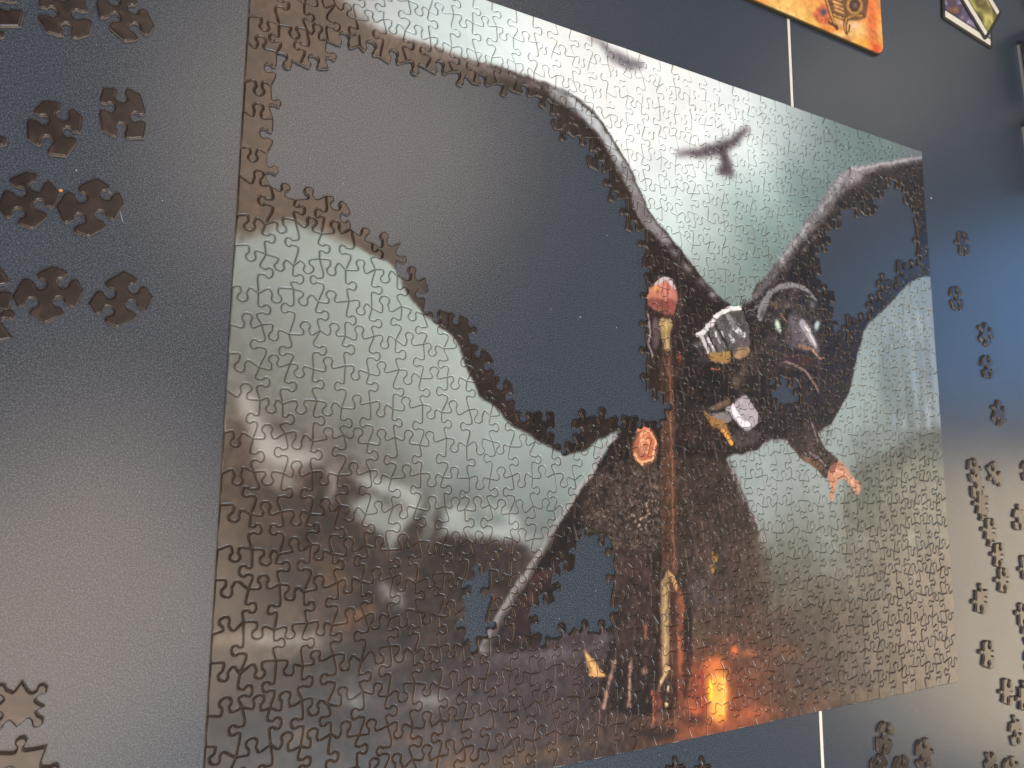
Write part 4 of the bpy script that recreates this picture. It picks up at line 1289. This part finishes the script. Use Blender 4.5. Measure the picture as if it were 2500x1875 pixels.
flat_tile(2482, 108, 2502, 250, 0.0055, 'dark tile with a pale grey rim in shadow at the upper right edge')
flat_tile(2494, 308, 2508, 420, 0.0050, 'dark tile with a pale rim just showing at the right edge, lower one')
flat_tile(2494, -110, 2502, 20, 0.0050, 'dark tile with a pale rim in the very top right corner')
# upright game boxes beyond the right edge of the picture: they throw the blue shadows
MAT_BOX = simple('dark_game_box_card', (0.03, 0.028, 0.03), 0.5, 0.2, 80)
for x, y, w_, d_, h_, lb in ((0.600, 0.435, 0.06, 0.085, 0.064, 'dark game box standing beyond the upper right edge, taller one'),
                             (0.592, 0.318, 0.06, 0.090, 0.046, 'dark game box standing beyond the right edge, lower one')):
    r_ = empty('game_box', (x, y, 0), math.radians(4))
    Q = round_rect(w_, d_, .002, 3)
    v, f = rings_mesh([(Q, 0), (Q, h_ * .7)])
    mesh_obj('box_bottom', v, f, [MAT_BOX], r_)
    Q = round_rect(w_ + .002, d_ + .002, .002, 3)
    v, f = rings_mesh([(Q, h_ * .45), (Q, h_ - .0005), (inset(Q, .0005), h_)])
    mesh_obj('box_lid', v, f, [MAT_BOX], r_)
    tag(r_, lb, 'box')

# ------------------------------------------------------------------ crumbs and lint on the table
MAT_LINT = simple('white_lint', (0.62, 0.64, 0.66), 0.7, 0.1, 2000, 0)
MAT_CRUMB = simple('orange_crumb', (0.55, 0.25, 0.05), 0.6, 0.3, 2000)


def fibre(name, P, r, label):
    pts = [on_plane(x, y, 0.0003) for x, y in P]
    pts = curve(np.array(pts), 6, False)
    v, f = [], []
    for k, p in enumerate(pts):
        d = pts[min(k + 1, len(pts) - 1)] - pts[max(k - 1, 0)]
        n_ = np.array([-d[1], d[0], 0]) / (np.linalg.norm(d[:2]) + 1e-9)
        for a in range(4):
            an = math.pi / 2 * a
            v.append(p + n_ * r * math.cos(an) + np.array([0, 0, r * math.sin(an)]))
        if k:
            for a in range(4):
                b_ = (a + 1) % 4
                f.append(((k - 1) * 4 + a, (k - 1) * 4 + b_, k * 4 + b_, k * 4 + a))
    o = mesh_obj(name, v, f, [MAT_LINT])
    tag(o, label, 'lint')


fibre('lint_fibre', [(266, 466), (280, 486), (292, 512), (300, 541)], 0.00007, 'curved white hair beside the dark loose piece')
fibre('lint_fibre', [(1415, 772), (1419, 775)], 0.00016, 'tiny bright thread on the bare table inside the left wing')


def crumb(px, py, r, mat, name, label, group=None, cat='crumb', seed=1):
    rr = random.Random(seed)
    import bmesh
    bm = bmesh.new()
    bmesh.ops.create_icosphere(bm, subdivisions=1, radius=r)
    for w_ in bm.verts:
        w_.co *= rr.uniform(.7, 1.25)
        w_.co.z = max(w_.co.z * .7, -r * .5)
    me = bpy.data.meshes.new(name)
    bm.to_mesh(me)
    bm.free()
    me.materials.append(mat)
    o = bpy.data.objects.new(name, me)
    col.objects.link(o)
    p = on_plane(px, py, r * .5)
    o.location = (p[0], p[1], r * .5)
    tag(o, label, cat, group)


crumb(148, 464, 0.0010, MAT_CRUMB, 'crumb', 'small orange crumb touching the tip of a dark loose piece')
crumb(2273, 483, 0.0009, MAT_LINT, 'dust_speck', 'single pale dust speck right of the jigsaw, beside the right wing', cat='dust')
dv, df = [], []
rdst = random.Random(3)
spots = [(186, 416), (397, 490), (1345, 755), (1482, 575), (1517, 690), (1505, 800), (1365, 1510), (1455, 1442), (2238, 1735), (1143, 1455), (1610, 1843), (1672, 1830), (1270, 20)]
spots = [(x, y, 0.00030) for x, y in spots]
for k in range(260):
    spots.append((rdst.uniform(-50, 2550), rdst.uniform(-50, 1920), rdst.uniform(0.00006, 0.00017)))
for x, y, r in spots:
    p = on_plane(x, y, 0)
    if abs(p[0]) < PW / 2 + .002 and abs(p[1]) < PH / 2 + .002 and not any(inside(p[:2], h) for h in HP):
        continue
    o_ = len(dv)
    a0 = rdst.uniform(0, 6)
    for q in range(4):
        rr = r * rdst.uniform(.6, 1.5)
        dv.append((p[0] + rr * math.cos(a0 + q * 1.57), p[1] + rr * math.sin(a0 + q * 1.57), 0.00003))
    dv.append((p[0], p[1], r * .8))
    df += [(o_ + q, o_ + (q + 1) % 4, o_ + 4) for q in range(4)]
o = mesh_obj('dust', dv, df, [MAT_LINT])
tag(o, 'fine pale dust scattered over the dark table', 'dust', kind='stuff')
